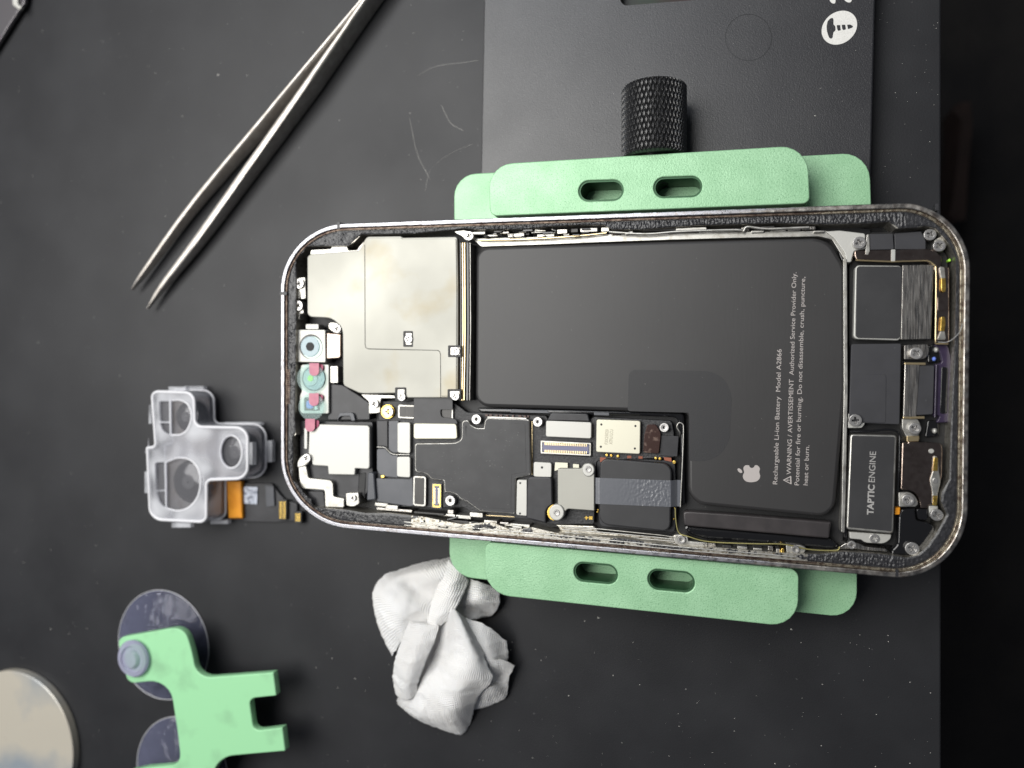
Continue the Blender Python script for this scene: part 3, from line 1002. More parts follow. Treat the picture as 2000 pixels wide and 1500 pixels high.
def connector(name, x0, y0, x1, y1, z=17.6, top='conn_dark', rim='nickel', parent=None, b=3.6):
    o = part(name, parent or board, B(x0, y0, x1, y1), z, 16.88, rim, r=4, bev=0.12)
    part('connector_top', o, B(x0 + b, y0 + b, x1 - b, y1 - b), z + 0.05, z - 0.1, top, r=2, bev=0.02) if parent is None or parent is ph else None
    return o


BS = [(810, 866, 5), (890, 865, 9), (901.5, 858, 6), (902, 822, 5), (914, 820.5, 3), (919, 830, 3), (930, 836, 5), (945, 836, 2), (946.5, 822, 2), (952, 816, 3), (1034, 819, 4),
      (1036.5, 928, 3), (1007.5, 934, 2), (1006, 1004, 3), (938, 999, 4), (912, 980, 5), (898, 975, 6), (892, 966, 8), (880, 962, 6), (868, 962, 3), (867, 939, 3), (842, 936, 4), (834, 926, 5), (810, 921, 5)]
can = part('board_shield', ph, BS, 18.3, 16.92, 'nickel', bev=0.18)


def inset_px(pts, d):
    k = len(pts)
    a2 = sum(pts[i][0] * pts[(i + 1) % k][1] - pts[(i + 1) % k][0] * pts[i][1] for i in range(k))
    sg = 1 if a2 > 0 else -1
    out = []
    for i in range(k):
        p, a, b = Vector(pts[i][:2]), Vector(pts[i - 1][:2]), Vector(pts[(i + 1) % k][:2])
        n1 = Vector((-(p - a).y, (p - a).x)).normalized() * sg
        n2 = Vector((-(b - p).y, (b - p).x)).normalized() * sg
        m = (n1 + n2)
        m = m / max(0.5, m.length_squared / 2)
        out.append((p.x + m.x * d, p.y + m.y * d, pts[i][2] if len(pts[i]) > 2 else 0))
    return out


part('shield_foil', can, inset_px(BS, 1.6), 18.38, 18.2, 'foil_black', bev=0.03)
# fine raised line that follows the edge of the foil
part('foil_step', can, inset_px(BS, 8.5), 18.42, 18.3, 'foil_black', bev=0.03)
# solder dots along its right edge
me = join([prism_mesh([proj(ell(1039 + 0.004 * i, 824 + i * 2.75, 0.9, 0.9, 6), 17.3)], 17.3, 16.9, 0) for i in range(38)] +
          [prism_mesh([proj(ell(940 + i * 2.2, 1006 + i * 0.12, 0.8, 0.8, 6), 17.3)], 17.3, 16.9, 0) for i in range(30)])
finish('solder_dots', me, 'gold_pale', board)
me = join([prism_mesh([proj(rnd_poly([(x, 809 + .03 * (x - 946)), (x + w, 809 + .03 * (x - 946)), (x + w, 813 + .03 * (x - 946)), (x, 813 + .03 * (x - 946))]), 17.3)], 17.3, 16.9, 0.03)
           for x, w in ((948, 5), (955, 6), (968, 4), (975, 6), (988, 5), (1000, 4), (1012, 6), (1023, 4), (1030, 3))])
finish('capacitor_row', me, 'chip_brown', board)
part('shield_edge', board, [(952, 813.5), (1028, 816), (1028, 818.5), (952, 816)], 18.0, 16.92, 'nickel', bev=0.05)

# upper flex with its connector
c = part('connector', board, B(777, 792, 885, 819), 17.5, 16.88, 'nickel', r=4, bev=0.12)
part('connector_top', c, B(780, 795, 882, 816), 17.56, 17.4, 'conn_dark', r=2, bev=0.02)
part('flex_cable', ph, [(808, 774, 0), (878, 774, 3), (884, 780, 5), (884, 800, 2), (861, 800, 1), (860, 806, 6), (862, 815, 4), (890, 818, 5), (894, 828, 2), (808, 828, 2)], 18.0, 17.75, 'flex_black', bev=0.05)
part('label_plate', ph, [(808, 827, 4), (891, 828, 5), (893, 857, 5), (808, 857, 5)], 18.1, 16.92, 'label_cream', bev=0.1)
# left column of flexes
part('flex_cable', ph, [(735, 821, 2), (758, 821, 1), (758, 876, 1), (750, 872, 3), (736, 873, 2)], 17.9, 15.5, 'flex_black', bev=0.25)
part('flex_cable', ph, [(757, 822), (778, 822), (778, 884, 2), (766, 884, 4), (757, 875)], 17.6, 16.92, 'flex_grey', bev=0.08)
part('connector_cover', ph, [(776, 825), (801, 825), (801, 886), (776, 884)], 18.0, 16.92, 'bright_cover', r=4, bev=0.12)
part('flex_cable', ph, [(736, 877, 3), (752, 876, 3), (764, 889, 4), (777, 889, 1), (777, 933, 2), (744, 930, 8), (736, 918, 3)], 17.6, 16.5, 'flex_grey', bev=0.1)
part('connector_cover', ph, [(775, 892), (801, 892), (801, 933), (775, 931)], 18.0, 16.92, 'bright_cover', r=4, bev=0.12)
tube('metal_trim', ph, spline([P(737, 873, 18), P(751, 874, 18), P(758, 880, 18), P(768, 887, 18), P(800, 888, 18)], 4), 0.12, 'nickel')
part('flex_cable', ph, [(734, 934, 2), (800, 936, 1), (806, 931, 2), (808, 988, 2), (800, 989), (736, 980, 3)], 17.5, 16.5, 'flex_grey', bev=0.15)
c = part('connector', board, B(806.5, 930, 832, 989), 17.8, 16.88, 'nickel', r=5, bev=0.12)
part('connector_top', c, B(809.5, 933, 828.5, 985), 17.86, 17.6, 'conn_dark', r=2, bev=0.02)
part('solder_ball', board, ell(747, 931, 4.5, 3.5, 14), 17.9, 16.9, 'gold', bev=0.2)


def pin_connector(x0, y0, x1, y1, vertical, npin, z=17.5, well='gold', core='conn_core'):
    c = part('pin_connector', board, B(x0, y0, x1, y1), z - 0.15, 16.88, 'gloss_black', r=2, bev=0.08)
    fr = B(x0 + 2, y0 + 2, x1 - 2, y1 - 2)
    hl = B(x0 + 5, y0 + 5, x1 - 5, y1 - 5)
    finish('connector_rim', prism_mesh([proj(rnd_poly(fr, 2), z), proj(rnd_poly(hl, 1), z)], z, z - 0.3, 0.04), well, c)
    part('connector_core', c, B(x0 + 6, y0 + 6.5, x1 - 6, y1 - 6.5), z - 0.05, z - 0.4, core, r=1, bev=0.03)
    ms = []
    for i in range(npin):
        t = (i + 0.5) / npin
        for s in (0, 1):
            if vertical:
                y = y0 + 9 + (y1 - y0 - 18) * t
                xa = x0 + 3.5 if s == 0 else x1 - 7.5
                q = [(xa, y - 0.7), (xa + 4, y - 0.7), (xa + 4, y + 0.7), (xa, y + 0.7)]
            else:
                x = x0 + 9 + (x1 - x0 - 18) * t
                ya = (y0 + 4.5 if s == 0 else y1 - 10) + (x - (x0 + x1) / 2) * 0.04
                q = [(x - 0.8, ya), (x + 0.8, ya), (x + 0.8, ya + 5.5), (x - 0.8, ya + 5.5)]
            ms.append(prism_mesh([proj(q, z)], z + 0.04, z - 0.2, 0.02))
    finish('contact_pins', join(ms), 'gold_pale', c)


pin_connector(843, 944, 863, 993, True, 12)
pin_connector(1054, 861, 1156, 890, False, 24, well='nickel')
for (x, y, r, k) in ((930, 819, 9.5, 1), (1050, 824, 9.5, 1), (879, 978, 10, 1), (1297, 835, 9.5, 1)):
    screw(x, y, 18.5, r, 'post')
part('post_ring', board, ell(757, 804, 13.5, 14, 30), 17.5, 16.9, 'gold', bev=0.1)
screw(758, 804, 18.0, 9.5)

# right-hand section of the board
part('connector_cover', ph, B(1066, 823, 1155, 855), 18.2, 16.92, 'bright_cover', r=4, bev=0.15)
part('black_tape', ph, [(1076, 806, 4), (1148, 808, 4), (1152, 824, 2), (1068, 822, 2)], 17.9, 16.0, 'flex_black', bev=0.25)
lab = part('module_can', ph, [(1165, 819), (1251, 822), (1250, 887), (1164, 883)], 18.2, 16.92, 'label_cream', r=4, bev=0.15)
for (x, y) in ((1174.5, 829), (1241, 832), (1173.5, 872.5), (1240, 876)):
    disc('pin_hole', lab, x, y, 2.1, 18.22, 18.0, 'cavity', 0.0, n=12)
text_part('printed_code', lab, 'F3X25020', (1187, 868), (1188.5, 839), 6.5, 18.21, 'print_etch')
text_part('printed_code', lab, 'X7PU1LCU', (1196, 868), (1197.5, 839), 6.5, 18.21, 'print_etch')
part('brown_chip', ph, [(1264, 829, 3), (1281, 829, 3), (1291, 846, 5), (1287, 886, 3), (1256, 884, 4), (1258, 850)], 17.9, 16.92, 'chip_brown', bev=0.1)
part('black_pad', ph, [(1290, 850), (1326, 852), (1323, 892), (1287, 890)], 17.3, 15.9, 'flex_black', r=1, bev=0.1)
part('shield_tab', ph, B(1042, 903, 1077, 932), 18.0, 16.92, 'bright_cover', r=4, bev=0.12)
disc('pin_hole', ph, 1058.5, 913, 2.2, 18.03, 17.8, 'cavity', 0.0, n=12)
part('shield_tab', ph, [(1009.5, 937, 4), (1029, 937), (1029, 1008), (1008, 1006, 4)], 18.2, 16.92, 'bright_cover', bev=0.12)
disc('pin_hole', ph, 1016, 943.5, 1.9, 18.23, 17.9, 'cavity', 0.0, n=12)
disc('pin_hole', ph, 1015.5, 1003, 1.9, 18.23, 17.9, 'cavity', 0.0, n=12)
part('flex_cable', ph, [(1030, 931, 7), (1078, 932, 5), (1079, 985), (1070, 992, 4), (1066, 1000), (1066, 1022), (1027, 1012)], 18.6, 16.92, 'flex_black', bev=0.3)
part('label_chip', ph, [(1084, 903), (1109, 904), (1109, 915), (1100, 915), (1083, 920)], 17.5, 16.92, 'label_cream', r=1, bev=0.05)
part('label_chip', ph, [(1119, 906), (1131, 907), (1131, 914), (1119, 914)], 17.5, 16.92, 'label_cream', r=1, bev=0.05)
wp = part('cover_plate', ph, [(1089, 915, 2), (1136, 915, 3), (1140, 905, 10), (1158, 905, 10), (1161, 925, 3), (1161, 998, 2), (1108, 994, 4), (1104, 1000, 3), (1089, 985, 4)],
          18.9, 16.92, 'shield_nickel', bev=0.18)
disc('plate_ear', wp, 1087, 1001, 15, 19.3, 15.5, 'bright_cover', 0.25)
disc('plate_ear', wp, 1149, 918, 12, 19.2, 18.0, 'bright_cover', 0.2)
part('post_ring', ph, ell(1083, 1001, 15, 16, 30), 18.2, 15.5, 'gold', bev=0.1)
screw(1087, 1002, 19.45, 6.5, 'post')
screw(1149, 917, 19.35, 6.5, 'post')
part('gold_mark', board, [(1150.5, 1008), (1157, 1008.5), (1157, 1015), (1150.5, 1014.5)], 17.05, 16.85, 'gold', bev=0)
part('gold_mark', board, [(1145, 1007), (1147, 1010), (1150, 1011), (1147, 1012.5), (1145, 1016), (1143.5, 1012.5), (1141, 1011), (1143.5, 1010)], 17.05, 16.85, 'gold', bev=0)
# copper pads showing between board and coil pad
part('substrate', ph, [(1165, 893), (1318, 900), (1322, 990), (1318, 1040), (1172, 1028), (1168, 1000)], 16.6, 15.02, 'flex_black', r=8, bev=0.1)
for q in ([(1172, 893), (1184, 894), (1180, 899), (1172, 903)], [(1225, 890), (1233, 890), (1233, 895), (1225, 895)], [(1247, 891), (1255, 891), (1255, 896), (1247, 896)],
          [(1296, 893), (1311, 894), (1312, 902), (1298, 899)]):
    part('copper_pad', ph, q, 16.95, 16.5, 'copper_pad', bev=0.02)
for (x, y, w) in ((1185, 889, 4), (1194, 890, 4), (1207, 891, 4), (1281, 895, 4), (1289, 896, 4), (1317, 903, 5)):
    disc('gold_contact', ph, x, y, w * 0.7, 17.3, 16.5, 'gold', 0.1, n=14)
for (x, y) in ((1167, 1000), (1168, 996), (1318, 993), (1319, 1006), (1316, 1014)):
    disc('gold_contact', ph, x, y, 2, 17.0, 16.5, 'gold', 0.1, n=12)
pad = part('black_module', ph, [(1172, 895, 15), (1312, 906, 18), (1309, 1039, 16), (1170, 1024, 18)], 18.6, 16.0, 'matte_plate', bev=0.3)


def tape():
    vs, fs = [], []
    nx, ny = 150, 50
    for j in range(ny + 1):
        for i in range(nx + 1):
            s, t = i / nx, j / ny
            x = 1162 + 168 * s
            y0, y1 = 933 + 6 * s, 984 + 7 * s
            y = y0 + (y1 - y0) * t
            z = 18.72
            if x > 1310:
                z -= min(1.0, (x - 1310) / 12) * 1.2
            if x < 1170:
                z -= (1170 - x) / 8 * 0.25
            k = max(0, min(1, (x - 1185) / 80))
            if x < 1312:
                z += k * k * 0.05 * pnoise(Vector((x * 0.22, y * 0.16, 2))) + k * k * 0.03 * pnoise(Vector((x * 0.45, y * 0.3, 6)))
            p = P(x, y, 18.72)
            vs.append((p.x, p.y, z))
    for j in range(ny):
        for i in range(nx):
            a = j * (nx + 1) + i
            fs.append((a, a + nx + 1, a + nx + 2, a + 1))
    finish('tape_strip', mesh_from(vs, fs), 'tape_clear', ph, smooth=80, props={'label': 'shiny wrinkled tape strip across the black module'})


tape()
for (off, r_) in ((9, 0.16), (15, 0.13), (21, 0.16)):
    tube('ledge_bead', ledge, spline([P(x, 1018 + (x - 548) * 0.0905 - off - 0.6 * math.sin(x * 0.013), ZG + 0.1) for x in range(790, 1600, 45)], 2), r_, 'brass_worn' if off == 9 else 'nickel')
# silver shelf under the board
part('midframe_shelf', ph, [(1085, 1024, 3), (1160, 1027, 3), (1172, 1040, 8), (1310, 1050, 8), (1322, 1040, 5), (1345, 1060, 5), (1355, 1068, 3), (1330, 1068), (1220, 1055), (1100, 1046)], 16.6, 15.02, 'ledge_metal', bev=0.3)
for k in range(4):
    tube('shelf_bead', ph, [P(1092 + 6 * k, 1028 + 6 * k, 17.0), P(1170, 1033 + 6.2 * k, 17.0), P(1290, 1045 + 5.0 * k, 17.0), P(1325, 1050 + 4 * k, 17.0)], 0.14, 'nickel')
part('ground_bracket', ph, [(1318, 1044, 5), (1342, 1045, 5), (1345, 1058, 3), (1375, 1062, 2), (1378, 1070, 2), (1330, 1068, 5), (1316, 1060, 5)], 18.2, 15.02, 'nickel', bev=0.12)
screw(1331, 1054.5, 18.7, 8.2, 'post')
part('ground_bracket', ph, [(1535, 1064, 3), (1562, 1064, 5), (1576, 1070, 5), (1570, 1082, 5), (1536, 1080, 5)], 18.2, 15.02, 'nickel', bev=0.12)
screw(1554, 1073.6, 18.7, 8.2, 'post')

# --- battery
BT = [(930, 483, 24), (1300, 471), (1597, 464, 10), (1622, 474, 12), (1651, 520, 14), (1652, 760), (1630, 1012, 34), (1344, 984, 34), (1344, 806, 10), (928, 794, 26)]
bat = part('battery', ph, BT, 18.1, 15.02, 'battery_black', bev=0.75)
part('battery_pad', bat, [(1228, 722, 14), (1400, 725, 34), (1430, 760, 30), (1425, 870, 40), (1390, 902, 25), (1346, 900, 4), (1346, 806, 3), (1226, 803, 5)], 18.115, 18.0, 'battery_patch', bev=0.005)
zt = 18.115
text_part('printed_line', bat, 'Rechargeable Li-ion Battery  Model A2866', (1518, 946), (1526.5, 682), 9.3, zt, 'print_grey')
text_part('printed_line', bat, 'WARNING / AVERTISSEMENT  Authorized Service Provider Only.', (1545, 927), (1555.5, 532), 9.3, zt, 'print_grey')
text_part('printed_line', bat, 'Potential for fire or burning. Do not disassemble, crush, puncture,', (1560.5, 948), (1572.5, 541), 9.3, zt, 'print_grey')
text_part('printed_line', bat, 'heat or burn.', (1577.5, 948), (1580.5, 870), 9.3, zt, 'print_grey')


def warn_sign():
    f = lambda L: [Vector((1400 + x / 3.261, 520 + y / 3.261)) for x, y in L]
    o_ = rnd_poly(f([(420, 1362), (474, 1334), (476, 1390)]), 1.5)
    i_ = rnd_poly(f([(432, 1362), (467, 1344), (468, 1381)]), 0.8)
    d1 = f([(444, 1359), (457, 1360), (457, 1365), (444, 1366)])
    d2 = f([(460, 1360), (464, 1360), (464, 1365), (460, 1365)])
    me = join([prism_mesh([proj(o_, zt), proj(i_, zt)], zt + 0.01, zt - 0.02, 0), prism_mesh([proj(d1, zt)], zt + 0.01, zt - 0.02, 0), prism_mesh([proj(d2, zt)], zt + 0.01, zt - 0.02, 0)])
    finish('warning_sign', me, 'print_grey', bat)
    fruit = f([(168, 1290), (172, 1276), (184, 1266), (200, 1268), (206, 1267), (208, 1276), (217, 1285), (229, 1285), (238, 1278), (242, 1268), (256, 1266), (270, 1278), (276, 1292), (270, 1305),
               (271, 1318), (277, 1332), (274, 1350), (262, 1366), (240, 1374), (212, 1376), (188, 1372), (171, 1358), (165, 1340), (168, 1325), (174, 1316), (174, 1306)])
    leaf = f([(130, 1290), (142, 1286), (158, 1296), (164, 1314), (152, 1318), (136, 1308)])
    me = join([prism_mesh([proj(rnd_poly(fruit, 3), zt)], zt + 0.01, zt - 0.02, 0), prism_mesh([proj(rnd_poly(leaf, 3), zt)], zt + 0.01, zt - 0.02, 0)])
    finish('fruit_emblem', me, 'print_grey', bat)


warn_sign()
# black folded edges, wires and flex beside the battery
part('battery_wrap', ph, [(930, 796, 8), (1250, 803), (1336, 806, 8), (1338, 985, 6), (1330, 985), (1328, 850, 6), (1322, 815, 8), (1250, 812), (938, 806, 4)], 17.3, 15.02, 'gloss_black', bev=0.4)
part('battery_tab', ph, [(1000, 799), (1068, 802), (1076, 808), (996, 806)], 17.6, 15.02, 'flex_grey', r=1, bev=0.1)
part('battery_tab', ph, [(1160, 805), (1190, 806), (1190, 812), (1160, 811)], 17.6, 15.02, 'flex_grey', r=1, bev=0.1)
tube('wire_loop', ph, spline([P(1329, 990, 17.8), P(1333, 900, 18), P(1335, 840, 18), P(1333, 828, 18), P(1326, 826, 18), P(1322, 834, 18), P(1328, 845, 17.8), P(1328, 852, 17)], 6), 0.14, 'nickel')
part('battery_flex', ph, [(1334, 999, 6), (1350, 999, 2), (1440, 1005), (1600, 1018), (1624, 1020, 3), (1620, 1052, 4), (1336, 1027, 6)], 17.9, 15.02, 'battery_flex', bev=0.35)
part('flex_roll', ph, [(1335, 1026, 4), (1480, 1039), (1622, 1051, 5), (1640, 1066, 3), (1630, 1074, 4), (1560, 1068), (1500, 1062), (1380, 1054, 8), (1345, 1044, 8)], 17.0, 15.02, 'gloss_black', bev=0.7)
tube('yellow_wire', ph, spline([P(1319, 992, 18), P(1320, 1015, 18), P(1326, 1040, 18), P(1345, 1048, 18.2), P(1385, 1058, 18.2), P(1470, 1062, 18.4), P(1530, 1063, 18.4), P(1580, 1073, 18.4), P(1632, 1075, 18.4),
                                P(1640, 1068, 18.4)], 6), 0.15, 'wire_dull')

# --- right end: speaker, port, haptics
part('tray_block', ph, [(1658, 500, 5), (1700, 452, 5), (1815, 450, 5), (1852, 500, 10), (1856, 900, 10), (1800, 1070, 10), (1656, 1060, 5)], 15.6, 14.02, 'cavity', bev=0.2)
part('corner_plate', ph, [(1612, 452, 3), (1640, 450, 3), (1690, 456, 4), (1690, 486, 2), (1668, 490, 3), (1662, 512, 2), (1654, 512, 2), (1650, 494, 6), (1630, 466, 5)], 18.1, 15.02, 'bright_cover', bev=0.12)
screw(1678.5, 474, 18.9, 13, rot=0.3)
part('module_lid', ph, [(1699, 457), (1744, 456), (1746, 487), (1699, 488)], 18.0, 15.62, 'slate_plate', r=2, bev=0.08)
part('module_lid', ph, [(1747, 456), (1799, 452), (1808, 470), (1808, 487), (1748, 487)], 18.0, 15.62, 'slate_plate', r=2, bev=0.08)
part('metal_clip', ph, [(1693, 458), (1698, 457), (1699, 490), (1696, 498), (1690, 497)], 18.3, 15.62, 'nickel', r=1, bev=0.08)
mb_ = part('mirror_bracket', ph, [(1669, 489, 3), (1740, 488), (1808, 486, 2), (1826, 488, 4), (1840, 503, 4), (1838, 520), (1854, 522, 3), (1854, 670, 2), (1826, 671, 2), (1828, 530, 10), (1812, 510, 12), (1740, 510),
                                  (1676, 510, 7), (1669, 502, 5)], 18.1, 15.62, 'dark_mirror', bev=0.15)
part('bracket_joint', mb_, [(1741, 487), (1749, 487), (1748.5, 511), (1740.5, 511)], 18.3, 17.9, 'bright_cover', r=1, bev=0.06)
tube('bracket_lip', mb_, [P(1671, 508, 18.15), P(1742, 511, 18.15), P(1810, 509, 18.15)] + spline([P(1816, 511, 18.2), P(1825, 518, 18.2), P(1828, 530, 18.2), P(1828, 600, 18.2), P(1827, 671, 18.2)], 5) +
     [P(1852, 672, 18.2)], 0.16, 'gold_pale')
for (x0, y0, x1, y1) in ((1831, 581, 1853, 606),):
    part('bracket_joint', mb_, B(x0, y0, x1, y1), 18.3, 18.0, 'dark_mirror', r=1, bev=0.05)
for q, g in (([(1834, 521, 4), (1845, 521, 4), (1847, 545, 3), (1838, 545, 3)], [(1838, 543), (1847, 543), (1848, 566, 4), (1844, 572, 3), (1838, 568, 4)]),
             ([(1838, 645, 3), (1845, 645, 3), (1848, 664, 4), (1830, 664, 4)], [(1838, 618, 4), (1846, 618, 4), (1847, 632), (1845, 647), (1836, 647)])):
    a = part('contact_spring', mb_, q, 18.5, 18.1, 'nickel', bev=0.08)
    part('spring_tip', a, g, 18.7, 18.4, 'gold', r=2, bev=0.1)
sp = part('speaker_plate', ph, [(1671, 518), (1762, 519), (1759, 665), (1667, 662)], 18.2, 15.62, 'bright_cover', r=8, bev=0.15)
part('speaker_label', sp, [(1673, 520), (1762, 520.5), (1758, 662), (1671, 660)], 18.28, 18.1, 'matte_plate', r=7, bev=0.05)
part('brushed_panel', ph, [(1763, 518), (1824, 517), (1818, 662), (1760, 663)], 18.15, 15.62, 'brushed_steel', r=1, bev=0.06)
part('module_lid', ph, [(1663, 672), (1760, 671), (1757, 829), (1658, 825)], 18.0, 15.62, 'slate_plate', r=3, bev=0.1)
part('lid_step', ph, [(1662, 731), (1729, 731), (1731, 736), (1730, 826), (1659, 823)], 18.08, 17.9, 'slate_plate', r=4, bev=0.06)
part('screw_mount', ph, [(1657, 808), (1684, 808, 10), (1691, 825, 6), (1684, 836, 4), (1656, 836)], 17.9, 15.62, 'bright_cover', r=2, bev=0.1)
screw(1671, 821, 18.8, 12.8, rot=0.1)
part('screw_mount', ph, [(1766, 674), (1812, 672), (1816, 690, 9), (1806, 702, 8), (1766, 702)], 17.6, 15.62, 'brushed_steel', r=2, bev=0.1)
screw(1790, 690, 18.7, 13)
part('port_housing', ph, [(1767, 711), (1797, 710), (1790, 816), (1764, 815)], 18.2, 15.62, 'brushed_steel', r=2, bev=0.12)
part('port_panel', ph, [(1793, 714), (1825, 714), (1822, 809), (1790, 811)], 18.1, 15.62, 'slate_plate', r=3, bev=0.08)
part('port_trim', ph, [(1767, 708), (1808, 708), (1808, 713), (1767, 712)], 18.35, 17.9, 'gold_pale', r=1, bev=0.06)
part('port_trim', ph, [(1764, 814), (1806, 813), (1806, 818), (1764, 818)], 18.35, 17.9, 'gold_pale', r=1, bev=0.06)
part('purple_gasket', ph, [(1824, 672, 4), (1852, 674, 6), (1858, 700), (1856, 825, 4), (1828, 826, 4), (1836, 812, 4), (1822, 812), (1826, 712, 2), (1840, 708, 4), (1836, 690)], 17.2, 15.62, 'purple_film', bev=0.2)
part('port_slot', ph, [(1839, 716), (1852, 718), (1850, 808), (1836, 808)], 17.35, 17.0, 'gloss_black', r=4, bev=0.08)
tube('gasket_bead', ph, [P(1829, 712, 17.6), P(1826, 815, 17.6)], 0.2, 'purple_film')
part('black_pad', ph, [(1812, 674), (1838, 674), (1841, 705, 5), (1812, 710)], 16.6, 15.62, 'gloss_black', r=5, bev=0.2)
part('black_pad', ph, [(1812, 820), (1834, 822), (1834, 852), (1806, 855)], 16.6, 15.62, 'gloss_black', r=5, bev=0.2)
for (x, y, r, m) in ((1830, 683, 5, 'bright_cover'), (1826, 701, 4, 'chip_blue'), (1827, 842, 5, 'bright_cover')):
    disc('microphone', ph, x, y, r, 17.6, 16.5, m, 0.5, n=20)
part('screw_mount', ph, [(1762, 818), (1792, 818), (1800, 832, 8), (1794, 852, 3), (1770, 854, 3), (1762, 836)], 17.8, 15.62, 'nickel', r=2, bev=0.12)
screw(1787, 837, 18.8, 12.5)
part('bracket_joint', ph, [(1771, 852), (1796, 851), (1795, 862), (1771, 863)], 18.0, 15.62, 'gold_pale', r=2, bev=0.1)

# haptic motor
tp = part('haptic_motor', ph, [(1661, 848), (1752, 850), (1745, 1043), (1653, 1034)], 18.6, 15.62, 'nickel', r=6, bev=0.25)
part('motor_label', tp, [(1663.5, 851), (1748, 853), (1741.5, 1038), (1656.5, 1030)], 18.68, 18.5, 'matte_plate', r=3, bev=0.04)
text_part('printed_line', tp, 'TAPTIC', (1705.5, 1006), (1708, 947), 12.8, 18.695, 'print_soft', weight=0.028)
text_part('printed_line', tp, 'ENGINE', (1708.3, 942), (1711, 882), 12.8, 18.695, 'print_soft')
part('motor_foot', ph, [(1659, 1039), (1741, 1044), (1740, 1052, 6), (1728, 1062, 8), (1690, 1060, 5), (1682, 1054), (1660, 1052)], 17.8, 15.62, 'bright_cover', r=2, bev=0.12)
screw(1708, 1052, 18.1, 9.5)
tube('motor_cable', ph, spline([P(1660, 843, 17.8), P(1700, 842, 18.2), P(1735, 839, 18.2), P(1755, 846, 18.2), P(1757, 870, 18.2), P(1756, 920, 18), P(1754, 960, 17.6)], 6), 0.22, 'gloss_black')
part('flex_contact', ph, [(1749, 992), (1758, 991), (1757, 1005), (1748, 1005)], 17.5, 15.62, 'orange_flex', r=1, bev=0.05)
mm_ = part('mirror_box', ph, [(1762, 864, 2), (1773, 865, 1), (1774, 862, 1), (1838, 866, 7), (1841, 875, 3), (1840, 930, 3), (1832, 960, 5), (1822, 986, 2), (1812, 987, 2), (1812, 993), (1798, 993, 3), (1795, 972, 9), (1781, 957, 9),
                             (1759, 956, 2)], 18.3, 15.62, 'dark_mirror', bev=0.18)
a = part('contact_spring', mm_, [(1823, 890, 4), (1832, 892, 4), (1834, 922), (1838, 940, 6), (1832, 962, 5), (1831, 985, 3), (1821, 985, 3), (1821, 960, 5), (1816, 938, 6), (1822, 920)], 18.6, 18.2, 'nickel', bev=0.1)
part('spring_tip', a, [(1824, 893, 3), (1832, 893, 3), (1832, 920), (1822, 920)], 18.7, 18.5, 'gold', bev=0.06)
part('spring_tip', a, [(1822, 968), (1831, 968), (1830, 988, 3), (1822, 988, 3)], 18.7, 18.5, 'gold', bev=0.06)
disc('spring_pin', a, 1827, 939, 5.5, 18.75, 18.5, 'screw_steel', 0.08, n=20)
disc('light_dot', mm_, 1819, 881, 5.5, 18.4, 18.2, 'bright_cover', 0.05, ry=4.5, n=20)
part('screw_mount', ph, [(1755, 962), (1776, 961, 4), (1790, 970, 8), (1794, 985, 3), (1788, 990, 2), (1756, 990)], 17.8, 15.62, 'nickel', r=2, bev=0.12)
screw(1774, 977, 18.7, 12.2)
part('screw_mount', ph, [(1814, 988), (1832, 988), (1832, 1006), (1816, 1010)], 18.0, 15.62, 'bright_cover', r=2, bev=0.12)
screw(1830, 1006, 18.8, 12.8)
blk = part('antenna_block', ph, [(1760, 995, 4), (1788, 992, 3), (1790, 1016, 4), (1812, 1020, 5), (1830, 1030, 10), (1808, 1068, 12), (1796, 1084, 6), (1740, 1085, 3), (1742, 1074, 3), (1753, 1064, 6), (1755, 1010, 4)],
           17.7, 14.6, 'gloss_black', bev=0.3)
part('black_pad', ph, [(1790, 994), (1812, 994), (1812, 1016), (1793, 1014)], 18.1, 15.62, 'gloss_black', r=4, bev=0.15)
screw(1782, 1072, 18.7, 14)
part('spring_arm', ph, [(1640, 1068), (1652, 1060, 5), (1675, 1060, 6), (1690, 1068), (1732, 1072), (1734, 1078, 2), (1690, 1075), (1672, 1072, 5), (1655, 1072, 5), (1640, 1072)], 18.1, 15.0, 'brushed_steel', r=3, bev=0.12)
screw(1664, 1064.5, 18.5, 8.5)
screw(1817, 458, 18.4, 12.5, mat='screw_steel')
part('screw_mount', ph, [(1822, 470, 8), (1842, 460, 3), (1850, 470, 3), (1848, 488, 9), (1830, 494, 9)], 17.9, 15.62, 'nickel', bev=0.12)
screw(1835, 480, 18.6, 12.5)
disc('green_dot', ph, 1855, 508, 2.6, 17.2, 15.0, 'dot_green', 0.1, n=14)
part('battery_wrap', ph, [(1632, 474, 4), (1650, 500, 4), (1656, 520), (1655, 1050), (1648, 1050), (1649, 520), (1640, 500)], 17.0, 15.02, 'gloss_black', bev=0.2)

# regulatory dot printing inside the left rim: a row of tiny dark holes
me = join([prism_mesh([proj(rnd_poly([(562, y), (568, y), (568, y + 2.2), (562, y + 2.2)], 0.8, 2), ZG + 0.05)], 19.62, 19.1, 0) for y in range(722, 790, 4)])
finish('speaker_mesh', me, 'bronze_groove', ph)

# ------------------------------------------------------------------ loose hair on the phone
tube('hair', None, spline([P(1832, 668, 19.6), P(1850, 668, 19.9), P(1866, 658, 20.0), P(1876, 645, 20.2), P(1880, 632, 20.4)], 6), 0.05, 'fibre', origin=P(1850, 668, 19.5),
     props={'label': 'fine pale hair curling across the right rim of the phone', 'category': 'hair'})


